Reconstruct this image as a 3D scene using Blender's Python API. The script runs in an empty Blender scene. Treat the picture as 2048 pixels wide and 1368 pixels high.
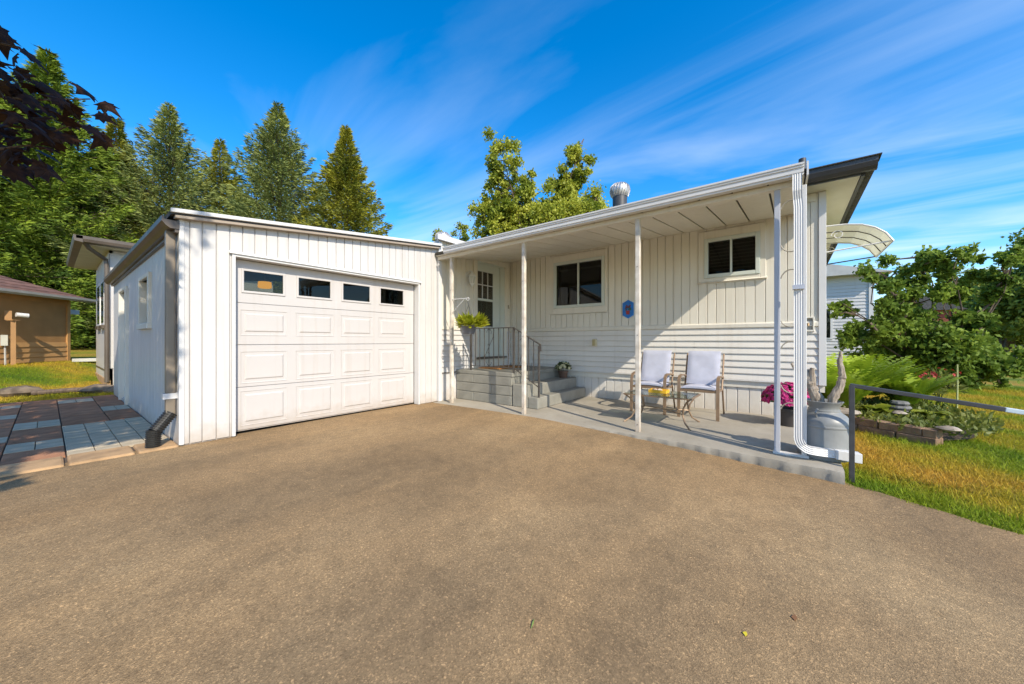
import bpy, math, random
import numpy as np
from mathutils import Vector, Matrix
random.seed(7); RNG = np.random.default_rng(7)
R = math.radians
scene = bpy.context.scene
COL = scene.collection

# ------------------------------------------------------------------ camera
CAM_H = 1.13
YAW = math.atan(.772)                       # forward direction in the ground plane, measured from +X
FWD = Vector((math.cos(YAW), math.sin(YAW), 0)); RGT = Vector((math.sin(YAW), -math.cos(YAW), 0))
cam = bpy.data.cameras.new('camera'); cam_o = bpy.data.objects.new('camera', cam); COL.objects.link(cam_o)
cam.sensor_width = 36.0; cam.lens = 36.0 * 718.0 / 2048.0
cam.shift_y = -2.0 / 2048.0
cam.clip_start = .05; cam.clip_end = 3000
cam_o.location = (0, 0, CAM_H); cam_o.rotation_euler = (R(90), 0, YAW - R(90))
scene.camera = cam_o

# ------------------------------------------------------------------ light
SUN_EL = R(37); SUN_TRAVEL = R(67)          # shadows run 70 degrees from +X
wd = bpy.data.worlds.new('World'); scene.world = wd; wd.use_nodes = True
nt = wd.node_tree; nt.nodes.clear()
def wn(t, **k):
    n = nt.nodes.new(t)
    for a, b in k.items(): setattr(n, a, b)
    return n
out = wn('ShaderNodeOutputWorld'); bg = wn('ShaderNodeBackground'); bg.inputs[1].default_value = .15
sky = wn('ShaderNodeTexSky'); sky.sky_type = 'NISHITA'; sky.sun_disc = False
sky.sun_elevation = SUN_EL
sky.sun_rotation = math.atan2(-math.cos(SUN_TRAVEL), -math.sin(SUN_TRAVEL))
sky.air_density = 1.0; sky.dust_density = .7; sky.ozone_density = 3.0; sky.altitude = 300
hsv = wn('ShaderNodeHueSaturation'); hsv.inputs['Saturation'].default_value = 1.42; hsv.inputs['Value'].default_value = 1.65
# thin cirrus: noise on the direction vector projected to a high layer
tc = wn('ShaderNodeTexCoord'); sep = wn('ShaderNodeSeparateXYZ')
nt.links.new(tc.outputs['Generated'], sep.inputs[0])
zc = wn('ShaderNodeMath', operation='MAXIMUM'); zc.inputs[1].default_value = .06; nt.links.new(sep.outputs[2], zc.inputs[0])
dx = wn('ShaderNodeMath', operation='DIVIDE'); dy = wn('ShaderNodeMath', operation='DIVIDE')
nt.links.new(sep.outputs[0], dx.inputs[0]); nt.links.new(zc.outputs[0], dx.inputs[1])
nt.links.new(sep.outputs[1], dy.inputs[0]); nt.links.new(zc.outputs[0], dy.inputs[1])
cmb = wn('ShaderNodeCombineXYZ'); nt.links.new(dx.outputs[0], cmb.inputs[0]); nt.links.new(dy.outputs[0], cmb.inputs[1])
mp = wn('ShaderNodeMapping'); mp.inputs['Rotation'].default_value = (0, 0, R(35)); mp.inputs['Scale'].default_value = (.9, .3, 1); mp.inputs['Location'].default_value = (5.3, 2.2, 0)
nt.links.new(cmb.outputs[0], mp.inputs[0])
no = wn('ShaderNodeTexNoise'); no.inputs['Scale'].default_value = 1.25; no.inputs['Detail'].default_value = 9; no.inputs['Roughness'].default_value = .52; no.inputs['Distortion'].default_value = .9
nt.links.new(mp.outputs[0], no.inputs['Vector'])
rp = wn('ShaderNodeValToRGB'); rp.color_ramp.elements[0].position = .44; rp.color_ramp.elements[0].color = (0, 0, 0, 1); rp.color_ramp.elements[1].position = .85; rp.color_ramp.elements[1].color = (.62, .62, .62, 1)
nt.links.new(no.outputs[0], rp.inputs[0])
mx = wn('ShaderNodeMix', data_type='RGBA'); mx.inputs[7].default_value = (6.0, 6.7, 7.4, 1)
fz = wn('ShaderNodeMapRange'); fz.inputs[1].default_value = .75; fz.inputs[2].default_value = .2; fz.inputs[3].default_value = .25; fz.inputs[4].default_value = 1.2; nt.links.new(sep.outputs[2], fz.inputs[0])
cm = wn('ShaderNodeMath', operation='MULTIPLY'); nt.links.new(rp.outputs[0], cm.inputs[0]); nt.links.new(fz.outputs[0], cm.inputs[1])
nt.links.new(cm.outputs[0], mx.inputs[0]); nt.links.new(sky.outputs[0], hsv.inputs['Color']); nt.links.new(hsv.outputs[0], mx.inputs[6])
nt.links.new(mx.outputs[2], bg.inputs[0]); nt.links.new(bg.outputs[0], out.inputs[0])

sl = bpy.data.lights.new('sun', 'SUN'); sl.energy = 5.0; sl.angle = R(.53); sl.color = (1, .905, .745)
so = bpy.data.objects.new('sun', sl); COL.objects.link(so)
trav = Vector((math.cos(SUN_TRAVEL) * math.cos(SUN_EL), math.sin(SUN_TRAVEL) * math.cos(SUN_EL), -math.sin(SUN_EL)))
so.rotation_euler = trav.to_track_quat('-Z', 'Y').to_euler(); so.location = (-5, -15, 14)
scene.view_settings.view_transform = 'Standard'; scene.view_settings.look = 'None'
scene.view_settings.exposure = .22; scene.view_settings.gamma = 1
scene.cycles.max_bounces = 8; scene.cycles.transparent_max_bounces = 8

# ------------------------------------------------------------------ materials
MATS = {}
def M(name, c, rough=.6, var=.08, scale=3., bump=0., bscale=60., metal=0., c2=None, spec=.5, rnd=0., trans=0., stretch=None, detail=4, lo=.35, hi=.65, dirt=0.):
    """principled material: two colours mixed by noise, optional bump, per-object random value, translucency"""
    if name in MATS: return MATS[name]
    m = bpy.data.materials.new(name); m.use_nodes = True; t = m.node_tree; t.nodes.clear()
    N = t.nodes.new; L = t.links.new
    o = N('ShaderNodeOutputMaterial'); p = N('ShaderNodeBsdfPrincipled')
    p.inputs['Roughness'].default_value = rough; p.inputs['Metallic'].default_value = metal
    p.inputs['Specular IOR Level'].default_value = spec
    co = N('ShaderNodeTexCoord'); vec = co.outputs['Object']
    if stretch:
        mp_ = N('ShaderNodeMapping'); mp_.inputs['Scale'].default_value = stretch; L(vec, mp_.inputs[0]); vec = mp_.outputs[0]
    n = N('ShaderNodeTexNoise'); n.inputs['Scale'].default_value = scale; n.inputs['Detail'].default_value = detail; L(vec, n.inputs['Vector'])
    r = N('ShaderNodeValToRGB'); e = r.color_ramp.elements
    a = [max(0, v * (1 - var)) for v in c]; b = list(c2) if c2 else [min(1, v * (1 + var)) for v in c]
    e[0].position = lo; e[1].position = hi; e[0].color = (*a, 1); e[1].color = (*b, 1)
    L(n.outputs[0], r.inputs[0]); colout = r.outputs[0]
    if dirt:        # splash dirt with an uneven upper edge, thickest at the ground, and faint vertical streaks
        ge = N('ShaderNodeNewGeometry'); sp_ = N('ShaderNodeSeparateXYZ'); L(ge.outputs['Position'], sp_.inputs[0])
        dn = N('ShaderNodeTexNoise'); dn.inputs['Scale'].default_value = 9; dn.inputs['Detail'].default_value = 6; L(ge.outputs['Position'], dn.inputs['Vector'])
        m1 = N('ShaderNodeMapRange'); m1.inputs[1].default_value = .34; m1.inputs[2].default_value = .0; m1.inputs[3].default_value = -.25; m1.inputs[4].default_value = .75; L(sp_.outputs[2], m1.inputs[0])
        ad_ = N('ShaderNodeMath'); ad_.operation = 'ADD'; L(m1.outputs[0], ad_.inputs[0]); L(dn.outputs[0], ad_.inputs[1])
        m2 = N('ShaderNodeMapRange'); m2.inputs[1].default_value = .55; m2.inputs[2].default_value = 1.2; m2.inputs[4].default_value = dirt; L(ad_.outputs[0], m2.inputs[0])
        vs_ = N('ShaderNodeMapping'); vs_.inputs['Scale'].default_value = (14, 14, .7); L(ge.outputs['Position'], vs_.inputs[0]); sn = N('ShaderNodeTexNoise'); sn.inputs['Scale'].default_value = 1.; sn.inputs['Detail'].default_value = 5; L(vs_.outputs[0], sn.inputs['Vector'])
        m3 = N('ShaderNodeMapRange'); m3.inputs[1].default_value = .52; m3.inputs[2].default_value = .8; m3.inputs[4].default_value = .22; L(sn.outputs[0], m3.inputs[0]); mxx = N('ShaderNodeMath'); mxx.operation = 'MAXIMUM'; L(m2.outputs[0], mxx.inputs[0]); L(m3.outputs[0], mxx.inputs[1])
        dm = N('ShaderNodeMix'); dm.data_type = 'RGBA'; dm.inputs[7].default_value = (.36, .27, .18, 1); L(mxx.outputs[0], dm.inputs[0]); L(colout, dm.inputs[6]); colout = dm.outputs[2]
    if rnd:
        oi = N('ShaderNodeObjectInfo'); mr = N('ShaderNodeMapRange'); mr.inputs[3].default_value = 1 - rnd; mr.inputs[4].default_value = 1 + rnd
        L(oi.outputs['Random'], mr.inputs[0]); hs = N('ShaderNodeHueSaturation'); L(mr.outputs[0], hs.inputs['Value']); L(colout, hs.inputs['Color']); colout = hs.outputs[0]
    L(colout, p.inputs['Base Color'])
    if bump:
        nb = N('ShaderNodeTexNoise'); nb.inputs['Scale'].default_value = bscale; nb.inputs['Detail'].default_value = 5; L(vec, nb.inputs['Vector'])
        bp = N('ShaderNodeBump'); bp.inputs['Strength'].default_value = bump; bp.inputs['Distance'].default_value = .02; L(nb.outputs[0], bp.inputs['Height']); L(bp.outputs[0], p.inputs['Normal'])
    sh = p.outputs[0]
    if trans:
        tr = N('ShaderNodeBsdfTranslucent'); L(colout, tr.inputs[0]); ms = N('ShaderNodeMixShader'); ms.inputs[0].default_value = trans
        L(p.outputs[0], ms.inputs[1]); L(tr.outputs[0], ms.inputs[2]); sh = ms.outputs[0]
    L(sh, o.inputs[0]); MATS[name] = m; return m

def glass_mat(name, tint=(.42, .44, .40), refl=1.0):
    m = bpy.data.materials.new(name); m.use_nodes = True; t = m.node_tree; t.nodes.clear(); N = t.nodes.new; L = t.links.new
    o = N('ShaderNodeOutputMaterial'); tr = N('ShaderNodeBsdfTransparent'); tr.inputs[0].default_value = (*tint, 1)
    g = N('ShaderNodeBsdfGlossy'); g.inputs[0].default_value = (refl, refl, refl, 1); g.inputs['Roughness'].default_value = .015
    fr = N('ShaderNodeFresnel'); fr.inputs[0].default_value = 1.42; ms = N('ShaderNodeMixShader')
    ad = N('ShaderNodeMath', operation='MULTIPLY_ADD') if False else N('ShaderNodeMath'); ad.operation = 'MULTIPLY_ADD'; ad.inputs[1].default_value = .7; ad.inputs[2].default_value = .0
    nz = N('ShaderNodeTexNoise'); nz.inputs['Scale'].default_value = 3.5; bp = N('ShaderNodeBump'); bp.inputs['Strength'].default_value = .03; co = N('ShaderNodeTexCoord')
    L(co.outputs['Object'], nz.inputs['Vector']); L(nz.outputs[0], bp.inputs['Height']); L(bp.outputs[0], g.inputs['Normal'])
    L(fr.outputs[0], ad.inputs[0]); L(ad.outputs[0], ms.inputs[0]); L(tr.outputs[0], ms.inputs[1]); L(g.outputs[0], ms.inputs[2]); L(ms.outputs[0], o.inputs[0])
    MATS[name] = m; return m
def emit_mat(name, c, s):
    m = bpy.data.materials.new(name); m.use_nodes = True; t = m.node_tree; t.nodes.clear()
    o = t.nodes.new('ShaderNodeOutputMaterial'); e = t.nodes.new('ShaderNodeEmission'); e.inputs[0].default_value = (*c, 1); e.inputs[1].default_value = s
    t.links.new(e.outputs[0], o.inputs[0]); MATS[name] = m; return m

def ground_mat(name, kind):
    m = bpy.data.materials.new(name); m.use_nodes = True; t = m.node_tree; t.nodes.clear(); N = t.nodes.new; L = t.links.new
    o = N('ShaderNodeOutputMaterial'); p = N('ShaderNodeBsdfPrincipled'); p.inputs['Roughness'].default_value = .9; p.inputs['Specular IOR Level'].default_value = .25
    co = N('ShaderNodeTexCoord'); V = co.outputs['Object']
    def noise(sc, det=5, ro=.55, vec=V):
        n = N('ShaderNodeTexNoise'); n.inputs['Scale'].default_value = sc; n.inputs['Detail'].default_value = det; n.inputs['Roughness'].default_value = ro; L(vec, n.inputs['Vector']); return n.outputs[0]
    def ramp(f, stops):
        r = N('ShaderNodeValToRGB'); els = r.color_ramp.elements
        while len(els) < len(stops): els.new(.5)
        for e, (q, c) in zip(els, stops): e.position = q; e.color = (*c, 1)
        L(f, r.inputs[0]); return r.outputs[0]
    def mix(f, a, b, mode='MIX'):
        x = N('ShaderNodeMix'); x.data_type = 'RGBA'; x.blend_type = mode
        for s, v in ((0, f), (6, a), (7, b)):
            if isinstance(v, (int, float)): x.inputs[s].default_value = v
            elif isinstance(v, tuple): x.inputs[s].default_value = (*v, 1)
            else: L(v, x.inputs[s])
        return x.outputs[2]
    bp = N('ShaderNodeBump')
    if kind == 'asphalt':
        mp_ = N('ShaderNodeMapping'); mp_.inputs['Rotation'].default_value = (0, 0, R(-28)); mp_.inputs['Scale'].default_value = (.35, 1.3, 1); L(V, mp_.inputs[0])
        base = ramp(noise(.55, 6, .6), [(.3, (.225, .15, .077)), (.5, (.295, .2, .104)), (.72, (.38, .265, .14))])
        streak = ramp(noise(1.1, 6, .62, mp_.outputs[0]), [(.36, (.84, .85, .87)), (.62, (1.07, 1.05, 1.02))])
        base = mix(1., base, streak, 'MULTIPLY')
        vo = N('ShaderNodeTexVoronoi'); vo.inputs['Scale'].default_value = 190; L(V, vo.inputs['Vector'])
        sepc = N('ShaderNodeSeparateColor'); L(vo.outputs['Color'], sepc.inputs[0])
        stone = ramp(sepc.outputs[0], [(.0, (.72, .71, .70)), (.45, (.96, .96, .96)), (.85, (1.06, 1.05, 1.04)), (.98, (1.55, 1.5, 1.45))])
        base = mix(1., base, stone, 'MULTIPLY')
        vo2 = N('ShaderNodeTexVoronoi'); vo2.inputs['Scale'].default_value = 120; L(V, vo2.inputs['Vector']); sp2 = N('ShaderNodeSeparateColor'); L(vo2.outputs['Color'], sp2.inputs[0])
        peb = ramp(sp2.outputs[1], [(.0, (.80, .79, .78)), (.3, (1, 1, 1)), (.955, (1, 1, 1)), (.97, (1.45, 1.42, 1.38))]); base = mix(1., base, peb, 'MULTIPLY')
        mott = ramp(noise(9, 6, .7), [(.32, (.84, .84, .85)), (.6, (1.06, 1.05, 1.04))]); base = mix(1., base, mott, 'MULTIPLY')
        spots = ramp(noise(4.5, 3), [(.66, (1, 1, 1)), (.76, (.72, .71, .7))])
        base = mix(1., base, spots, 'MULTIPLY')
        h = mix(.5, noise(320, 3), vo.outputs['Distance']); L(h, bp.inputs['Height']); bp.inputs['Strength'].default_value = .55; bp.inputs['Distance'].default_value = .006
    elif kind == 'lawn':
        g = ramp(noise(.55, 5, .6), [(.33, (.085, .15, .010)), (.45, (.18, .22, .014)), (.56, (.32, .24, .025)), (.68, (.40, .24, .04))])
        fine = ramp(noise(55, 4, .7), [(.3, (.45, .45, .42)), (.7, (1.35, 1.35, 1.3))])
        base = mix(1., g, fine, 'MULTIPLY'); L(noise(70, 4), bp.inputs['Height']); bp.inputs['Strength'].default_value = .9; bp.inputs['Distance'].default_value = .03
    elif kind == 'slab':
        base = ramp(noise(1.6, 6, .62), [(.3, (.27, .24, .19)), (.55, (.335, .30, .242)), (.75, (.39, .35, .285))])
        w = ramp(noise(14, 5, .7), [(.55, (1, 1, 1)), (.72, (.84, .83, .81))]); base = mix(1., base, w, 'MULTIPLY')
        L(noise(45, 5, .7), bp.inputs['Height']); bp.inputs['Strength'].default_value = .25; bp.inputs['Distance'].default_value = .01; p.inputs['Roughness'].default_value = .62
    L(base, p.inputs['Base Color']); L(bp.outputs[0], p.inputs['Normal']); L(p.outputs[0], o.inputs[0]); MATS[name] = m; return m

ASPH = ground_mat('asphalt', 'asphalt'); LAWN = ground_mat('lawn', 'lawn'); SLAB = ground_mat('painted_concrete', 'slab')
WHITE = M('white_siding', (.57, .552, .532), .42, .035, 1.2, .05, 7, rnd=.022, dirt=.5)
WHITE2 = M('white_trim', (.62, .61, .595), .4, .03, 2.)
CREAM = M('cream_siding', (.685, .645, .555), .45, .03, 1.5, .04, 9, rnd=.02, dirt=.3)
WARMW = M('warm_white_siding', (.68, .645, .585), .45, .035, 1.2, .04, 30, rnd=.02, dirt=.4)
DOORW = M('garage_door_white', (.52, .492, .472), .45, .03, 1.5, .05, 40, dirt=.45)
GREENW = M('pale_green_paint', (.56, .60, .55), .4, .03, 2.)
BRONZE = M('bronze_gutter', (.105, .082, .062), .38, .15, 3.)
CHAR = M('charcoal_metal', (.055, .055, .058), .45, .15, 4.)
IRON = M('dark_iron', (.06, .052, .045), .5, .2, 20.)
BLACKP = M('black_corrugated_plastic', (.022, .021, .019), .42, .2, 10.)
SHING = M('charcoal_shingle', (.07, .07, .072), .9, .3, 14., .4, 40)
BSHING = M('brown_shingle', (.17, .085, .06), .9, .25, 6., .4, 30, rnd=.12)
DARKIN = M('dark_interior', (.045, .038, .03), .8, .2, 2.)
CURTAIN = M('curtain_cloth', (.30, .29, .26), .9, .1, 4.)
CONC = M('grey_painted_block', (.235, .225, .19), .6, .12, 4., .25, 35)
GLASS = glass_mat('window_glass'); GLASS2 = glass_mat('door_glass', (.6, .6, .58), .9)
BROWNW = M('brown_wall_paint', (.36, .185, .062), .7, .1, 2., .08, 40)
BROWNB = M('brown_board_paint', (.46, .25, .09), .7, .1, 2., .08, 40, rnd=.05)
PAVB = M('brown_paver', (.36, .175, .095), .92, .18, 5., .3, 50, rnd=.10, spec=.15)
PAVL = M('pale_paver', (.46, .375, .255), .9, .12, 6., .25, 50, rnd=.06)
KERB = M('tan_kerb_stone', (.40, .25, .125), .85, .2, 6., .3, 40, rnd=.06)
BARK = M('tree_bark', (.12, .085, .06), .9, .3, 8., .6, 20, stretch=(3, 3, .6))
ROCK = M('field_stone', (.27, .21, .155), .9, .3, 5., .6, 12, c2=(.42, .36, .29))
BLOCK = M('retaining_block', (.27, .165, .10), .92, .25, 9., .8, 22, rnd=.15)
BEIGE = M('bronze_chair_metal', (.25, .165, .10), .38, .12, 8., metal=.25)
CUSH = M('lavender_grey_cushion', (.43, .44, .52), .92, .05, 9., .15, 240)
TABLEG = glass_mat('table_glass', (.72, .80, .76), .9)
CANM = M('grey_painted_can', (.22, .225, .22), .42, .1, 5., .08, 20)
DRIFT = M('driftwood_grey', (.30, .235, .175), .85, .3, 7., .6, 14, stretch=(4, 4, .7), c2=(.46, .39, .31))
COIR = M('coir_mat', (.34, .15, .04), .95, .25, 40., .6, 160)
SOIL = M('garden_soil', (.06, .04, .026), .95, .3, 12., .6, 30)
def leafmat(name, c, c2, trans=.35, rough=.5, scale=.9, spec=.35): return M(name, c, rough, .25, scale, c2=c2, trans=trans, spec=spec, lo=.3, hi=.7)
SPR1 = leafmat('spruce_needles', (.055, .125, .016), (.27, .35, .03), .12, .75)
SPR2 = leafmat('spruce_needles_pale', (.10, .155, .05), (.36, .39, .10), .12, .75)
SPR3 = leafmat('spruce_needles_olive', (.10, .15, .016), (.40, .37, .035), .12, .75)
POP = leafmat('poplar_leaves', (.24, .32, .03), (.58, .58, .08), .45)
LIL = leafmat('lilac_leaves', (.09, .17, .022), (.28, .37, .05), .38, .6, spec=.2)
FART = leafmat('far_tree_leaves', (.11, .18, .022), (.30, .35, .05), .35)
FERN = leafmat('fern_fronds', (.16, .30, .015), (.46, .56, .04), .32)
HOSTA = leafmat('hosta_leaves', (.16, .24, .02), (.45, .45, .05), .4, .4, 5.)
BASKL = leafmat('lime_leaves', (.36, .44, .02), (.62, .62, .06), .45, .5, 6.)
COVER = leafmat('ground_cover_leaves', (.10, .15, .02), (.24, .25, .05), .35)
MAPLE = leafmat('maroon_maple_leaf', (.020, .008, .007), (.065, .028, .010), .3, .55, 4., .2)
MUMG = leafmat('mum_leaves', (.04, .075, .015), (.10, .13, .03), .25)
MAG = M('magenta_petals', (.55, .015, .17), .6, .3, 30., c2=(.80, .07, .32), trans=.25)
CRM = M('cream_petals', (.72, .68, .40), .6, .1, 30., trans=.2)
REDF = M('red_petals', (.45, .05, .04), .6, .3, 20., trans=.2)
GRASSM = None

# ------------------------------------------------------------------ mesh helpers
class MB:
    def __init__(s): s.v = []; s.f = []
    def add(s, vs, fs):
        b = len(s.v); s.v += [tuple(map(float, q)) for q in vs]; s.f += [tuple(b + i for i in q) for q in fs]; return s
    def box(s, x0, x1, y0, y1, z0, z1):
        v = [(x, y, z) for z in (z0, z1) for y in (y0, y1) for x in (x0, x1)]
        return s.add(v, [(0, 2, 3, 1), (4, 5, 7, 6), (0, 1, 5, 4), (2, 6, 7, 3), (0, 4, 6, 2), (1, 3, 7, 5)])
    def hexa(s, b, t):      # 4 bottom points ccw, 4 top points ccw
        return s.add(list(b) + list(t), [(3, 2, 1, 0), (4, 5, 6, 7), (0, 1, 5, 4), (1, 2, 6, 5), (2, 3, 7, 6), (3, 0, 4, 7)])
    def bar(s, a, b, w, h, up=(0, 0, 1)):
        a = Vector(a); b = Vector(b); d = (b - a).normalized(); u = Vector(up)
        if abs(d.dot(u)) > .98: u = Vector((1, 0, 0))
        sd = d.cross(u).normalized() * (w / 2); u = sd.cross(d).normalized() * (h / 2)
        return s.hexa([a - sd - u, a + sd - u, a + sd + u, a - sd + u], [b - sd - u, b + sd - u, b + sd + u, b - sd + u])
    def prism(s, poly, axis, a, b):     # polygon (2D) extruded along axis 'x','y','z'
        def P(p, q): return {'x': (q, p[0], p[1]), 'y': (p[0], q, p[1]), 'z': (p[0], p[1], q)}[axis]
        n = len(poly); vs = [P(p, a) for p in poly] + [P(p, b) for p in poly]
        return s.add(vs, [tuple(range(n))[::-1], tuple(range(n, 2 * n))] + [(i, (i + 1) % n, n + (i + 1) % n, n + i) for i in range(n)])
    def tube(s, pts, rad, n=8, caps=True):
        pts = [Vector(p) for p in pts]; k = len(pts); rr = rad if isinstance(rad, (list, tuple)) else [rad] * k
        ref = Vector((0, 0, 1)); vs = []; pu = None
        for i in range(k):
            d = (pts[min(i + 1, k - 1)] - pts[max(i - 1, 0)]).normalized()
            if pu is None:
                pu = ref if abs(d.dot(ref)) < .95 else Vector((1, 0, 0))
            a = d.cross(pu).normalized(); u = a.cross(d).normalized(); pu = u
            for j in range(n):
                t = 2 * math.pi * j / n; vs.append(pts[i] + (a * math.cos(t) + u * math.sin(t)) * rr[i])
        fs = [(i * n + j, i * n + (j + 1) % n, (i + 1) * n + (j + 1) % n, (i + 1) * n + j) for i in range(k - 1) for j in range(n)]
        if caps: fs += [tuple(range(n))[::-1], tuple((k - 1) * n + j for j in range(n))]
        return s.add(vs, fs)
    def lathe(s, prof, c=(0, 0, 0), n=24, caps=True):
        vs = []; k = len(prof)
        for r_, z in prof:
            for j in range(n):
                t = 2 * math.pi * j / n; vs.append((c[0] + r_ * math.cos(t), c[1] + r_ * math.sin(t), c[2] + z))
        fs = [(i * n + j, i * n + (j + 1) % n, (i + 1) * n + (j + 1) % n, (i + 1) * n + j) for i in range(k - 1) for j in range(n)]
        if caps: fs += [tuple(range(n))[::-1], tuple((k - 1) * n + j for j in range(n))]
        return s.add(vs, fs)
    def build(s, name, mat, parent=None, smooth=False, bevel=0., label=None, segs=2):
        me = bpy.data.meshes.new(name); V = np.array(s.v, float); c = (V.min(0) + V.max(0)) / 2
        me.from_pydata([tuple(p) for p in (V - c)], [], s.f); me.update()
        return link_mesh(name, me, Vector(c), mat, parent, smooth, bevel, label, segs)
def wloc(o):
    p = Vector((0, 0, 0))
    while o: p += o.location; o = o.parent
    return p
def link_mesh(name, me, c, mat, parent=None, smooth=False, bevel=0., label=None, segs=2):
    if mat and not me.materials: me.materials.append(mat)
    o = bpy.data.objects.new(name, me); COL.objects.link(o)
    if parent: o.parent = parent; o.location = c - wloc(parent)
    else: o.location = c
    if smooth:
        me.polygons.foreach_set('use_smooth', [True] * len(me.polygons)); me.set_sharp_from_angle(angle=R(38))
    if bevel:
        b = o.modifiers.new('bevel', 'BEVEL'); b.width = bevel; b.segments = segs; b.limit_method = 'ANGLE'
    if label: o['label'] = label
    return o
def tag(o, label, cat, group=None):
    o['label'] = label; o['category'] = cat
    if group: o['group'] = group
    return o
def thing(name, label, cat, loc=(0, 0, 0), group=None):
    o = bpy.data.objects.new(name, None); o.empty_display_size = .2; COL.objects.link(o); o.location = loc; return tag(o, label, cat, group)
def struct(o): o['kind'] = 'structure'; return o
def copy_tree(o, parent=None):
    c = o.copy(); COL.objects.link(c); c.parent = parent
    for ch in list(o.children): copy_tree(ch, c)
    return c
def np_mesh(name, V, Q):
    """V (n,3) vertices, Q (m,k) faces of equal size k"""
    me = bpy.data.meshes.new(name); V = np.ascontiguousarray(V, np.float32); Q = np.ascontiguousarray(Q, np.int32); m, k = Q.shape
    me.vertices.add(len(V)); me.vertices.foreach_set('co', V.ravel()); me.loops.add(m * k); me.loops.foreach_set('vertex_index', Q.ravel())
    me.polygons.add(m); me.polygons.foreach_set('loop_start', np.arange(0, m * k, k, dtype=np.int32)); me.update(calc_edges=True); me.validate(); return me
def unit(a): return a / np.maximum(np.linalg.norm(a, axis=1, keepdims=True), 1e-9)
def leaves_mesh(name, P, A, B, ln, wd, fold=.0):
    """diamond leaves at P along A (unit) with side B; ln, wd arrays"""
    n = len(P); ln = np.broadcast_to(np.asarray(ln, float), (n,))[:, None]; wd = np.broadcast_to(np.asarray(wd, float), (n,))[:, None]
    Nn = unit(np.cross(A, B)); mid = P + A * ln * .45
    V = np.stack([P, mid + B * wd / 2 + Nn * wd * fold, P + A * ln, mid - B * wd / 2 + Nn * wd * fold], 1).reshape(-1, 3)
    return np_mesh(name, V, np.arange(4 * n).reshape(n, 4))
def rand_unit(n): return unit(RNG.normal(size=(n, 3)))
def add_np(name, me, mat, parent, loc=(0, 0, 0)): return link_mesh(name, me, Vector(loc) + (wloc(parent) if parent else Vector()), mat, parent)

# ================================================================== terrain
def sstep(a, b, x): t = np.clip((np.asarray(x, float) - a) / (b - a), 0, 1); return t * t * (3 - 2 * t)
def terrain(x, y):
    x = np.asarray(x, float); y = np.asarray(y, float)
    near = -.10 * (1 - sstep(-.6, 3.2, y)) * sstep(-2, 3.5, x)
    left = .48 * sstep(15, 19.5, y + 1.5 * (.9 - np.minimum(x, 3))) * sstep(11.6, 15, y) * (1 - sstep(3, 7, x))
    back = np.clip(y - 21.3, 0, 40) * .02 * (1 - sstep(3, 7, x))
    return near + left + back
def sheet(name, xs, ys, mat, dz, mask=None):
    X, Y = np.meshgrid(xs, ys, indexing='ij'); Z = terrain(X, Y) + dz; nx, ny = X.shape
    V = np.stack([X, Y, Z], -1).reshape(-1, 3); I = np.arange(nx * ny).reshape(nx, ny)
    Q = np.stack([I[:-1, :-1], I[1:, :-1], I[1:, 1:], I[:-1, 1:]], -1).reshape(-1, 4)
    me = np_mesh(name, V, Q); me.polygons.foreach_set('use_smooth', [True] * len(me.polygons)); return link_mesh(name, me, Vector(), mat)
far = [30, 40, 55, 80, 120, 200, 400, 900]
axis = np.array([-q for q in far[::-1]] + list(np.arange(-24, 24.1, .5)) + far)
struct(sheet('lawn_ground', axis, axis, LAWN, -.03))
# driveway: bounded by garage (y 5.24), patio, porch slab and the lawn on the right
def drive_edge(y):      # right-hand edge x for a given y (y below the slab corner)
    pts = [(-14, 1.0), (-6, 2.1), (-3, 3.0), (-1.9, 3.45), (-1.2, 3.84), (-.8, 4.02), (-.42, 4.24), (-.2, 4.4)]
    return float(np.interp(y, [p[0] for p in pts], [p[1] for p in pts]))
rows = list(np.arange(-14, -2, .5)) + list(np.arange(-2, 5.21, .12)) + [5.36]
V = []; Q = []; nx = 60
for i, y in enumerate(rows):
    xr = drive_edge(y) + .03 * math.sin(y * 7) + .015 * math.sin(y * 19) if y < -.35 else (4.45 if y < 5.0 else 4.6)
    for j in range(nx + 1):
        x = -9 + (xr + 9) * j / nx; V.append((x, y, float(terrain(x, y)) - .006 + .006 * math.sin(x * 1.3 + y * .7)))
    if i: b = (i - 1) * (nx + 1); Q += [(b + j, b + j + 1, b + nx + 2 + j, b + nx + 1 + j) for j in range(nx)]
me = np_mesh('driveway', np.array(V), np.array(Q)); me.polygons.foreach_set('use_smooth', [True] * len(me.polygons))
struct(link_mesh('driveway', me, Vector(), ASPH))

# porch slab with a chipped front edge
mb = MB(); n = 300; top = []; bot = []
for i in range(n + 1):
    y = 5.2 - (5.2 + .38) * i / n
    q_ = i * 70 / n; fx = 4.32 + .05 * math.sin(q_ * .05) - .10 * max(0, (q_ - 52) / 18) ** 1.5
    am = min(1, q_ / 35); j = (random.uniform(-.0025, .0025) + .010 * math.sin(q_ * 2.1) * math.sin(q_ * .7)) * am; k = (random.uniform(-.002, .002) + .007 * math.sin(q_ * 1.3)) * am
    h = float(terrain(fx, y)) - .05
    top.append([(6.9, y, 0), (fx + .045, y, 0), (fx + .012 + j * .4, y, -.012 + k * .3), (fx + j, y, -.05 + k), (fx + .012 + j, y, h)])
vs = [p for r_ in top for p in r_]; fs = [(i * 5 + q, i * 5 + q + 1, i * 5 + 6 + q, i * 5 + 5 + q) for i in range(n) for q in range(4)]
e = n * 5; fs += [(e, e + 1, e + 2, e + 3, e + 4, len(vs))]; vs.append((6.9, -.38, -.15))
mb.add(vs, fs); struct(mb.build('porch_slab', SLAB, None, True))

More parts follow.
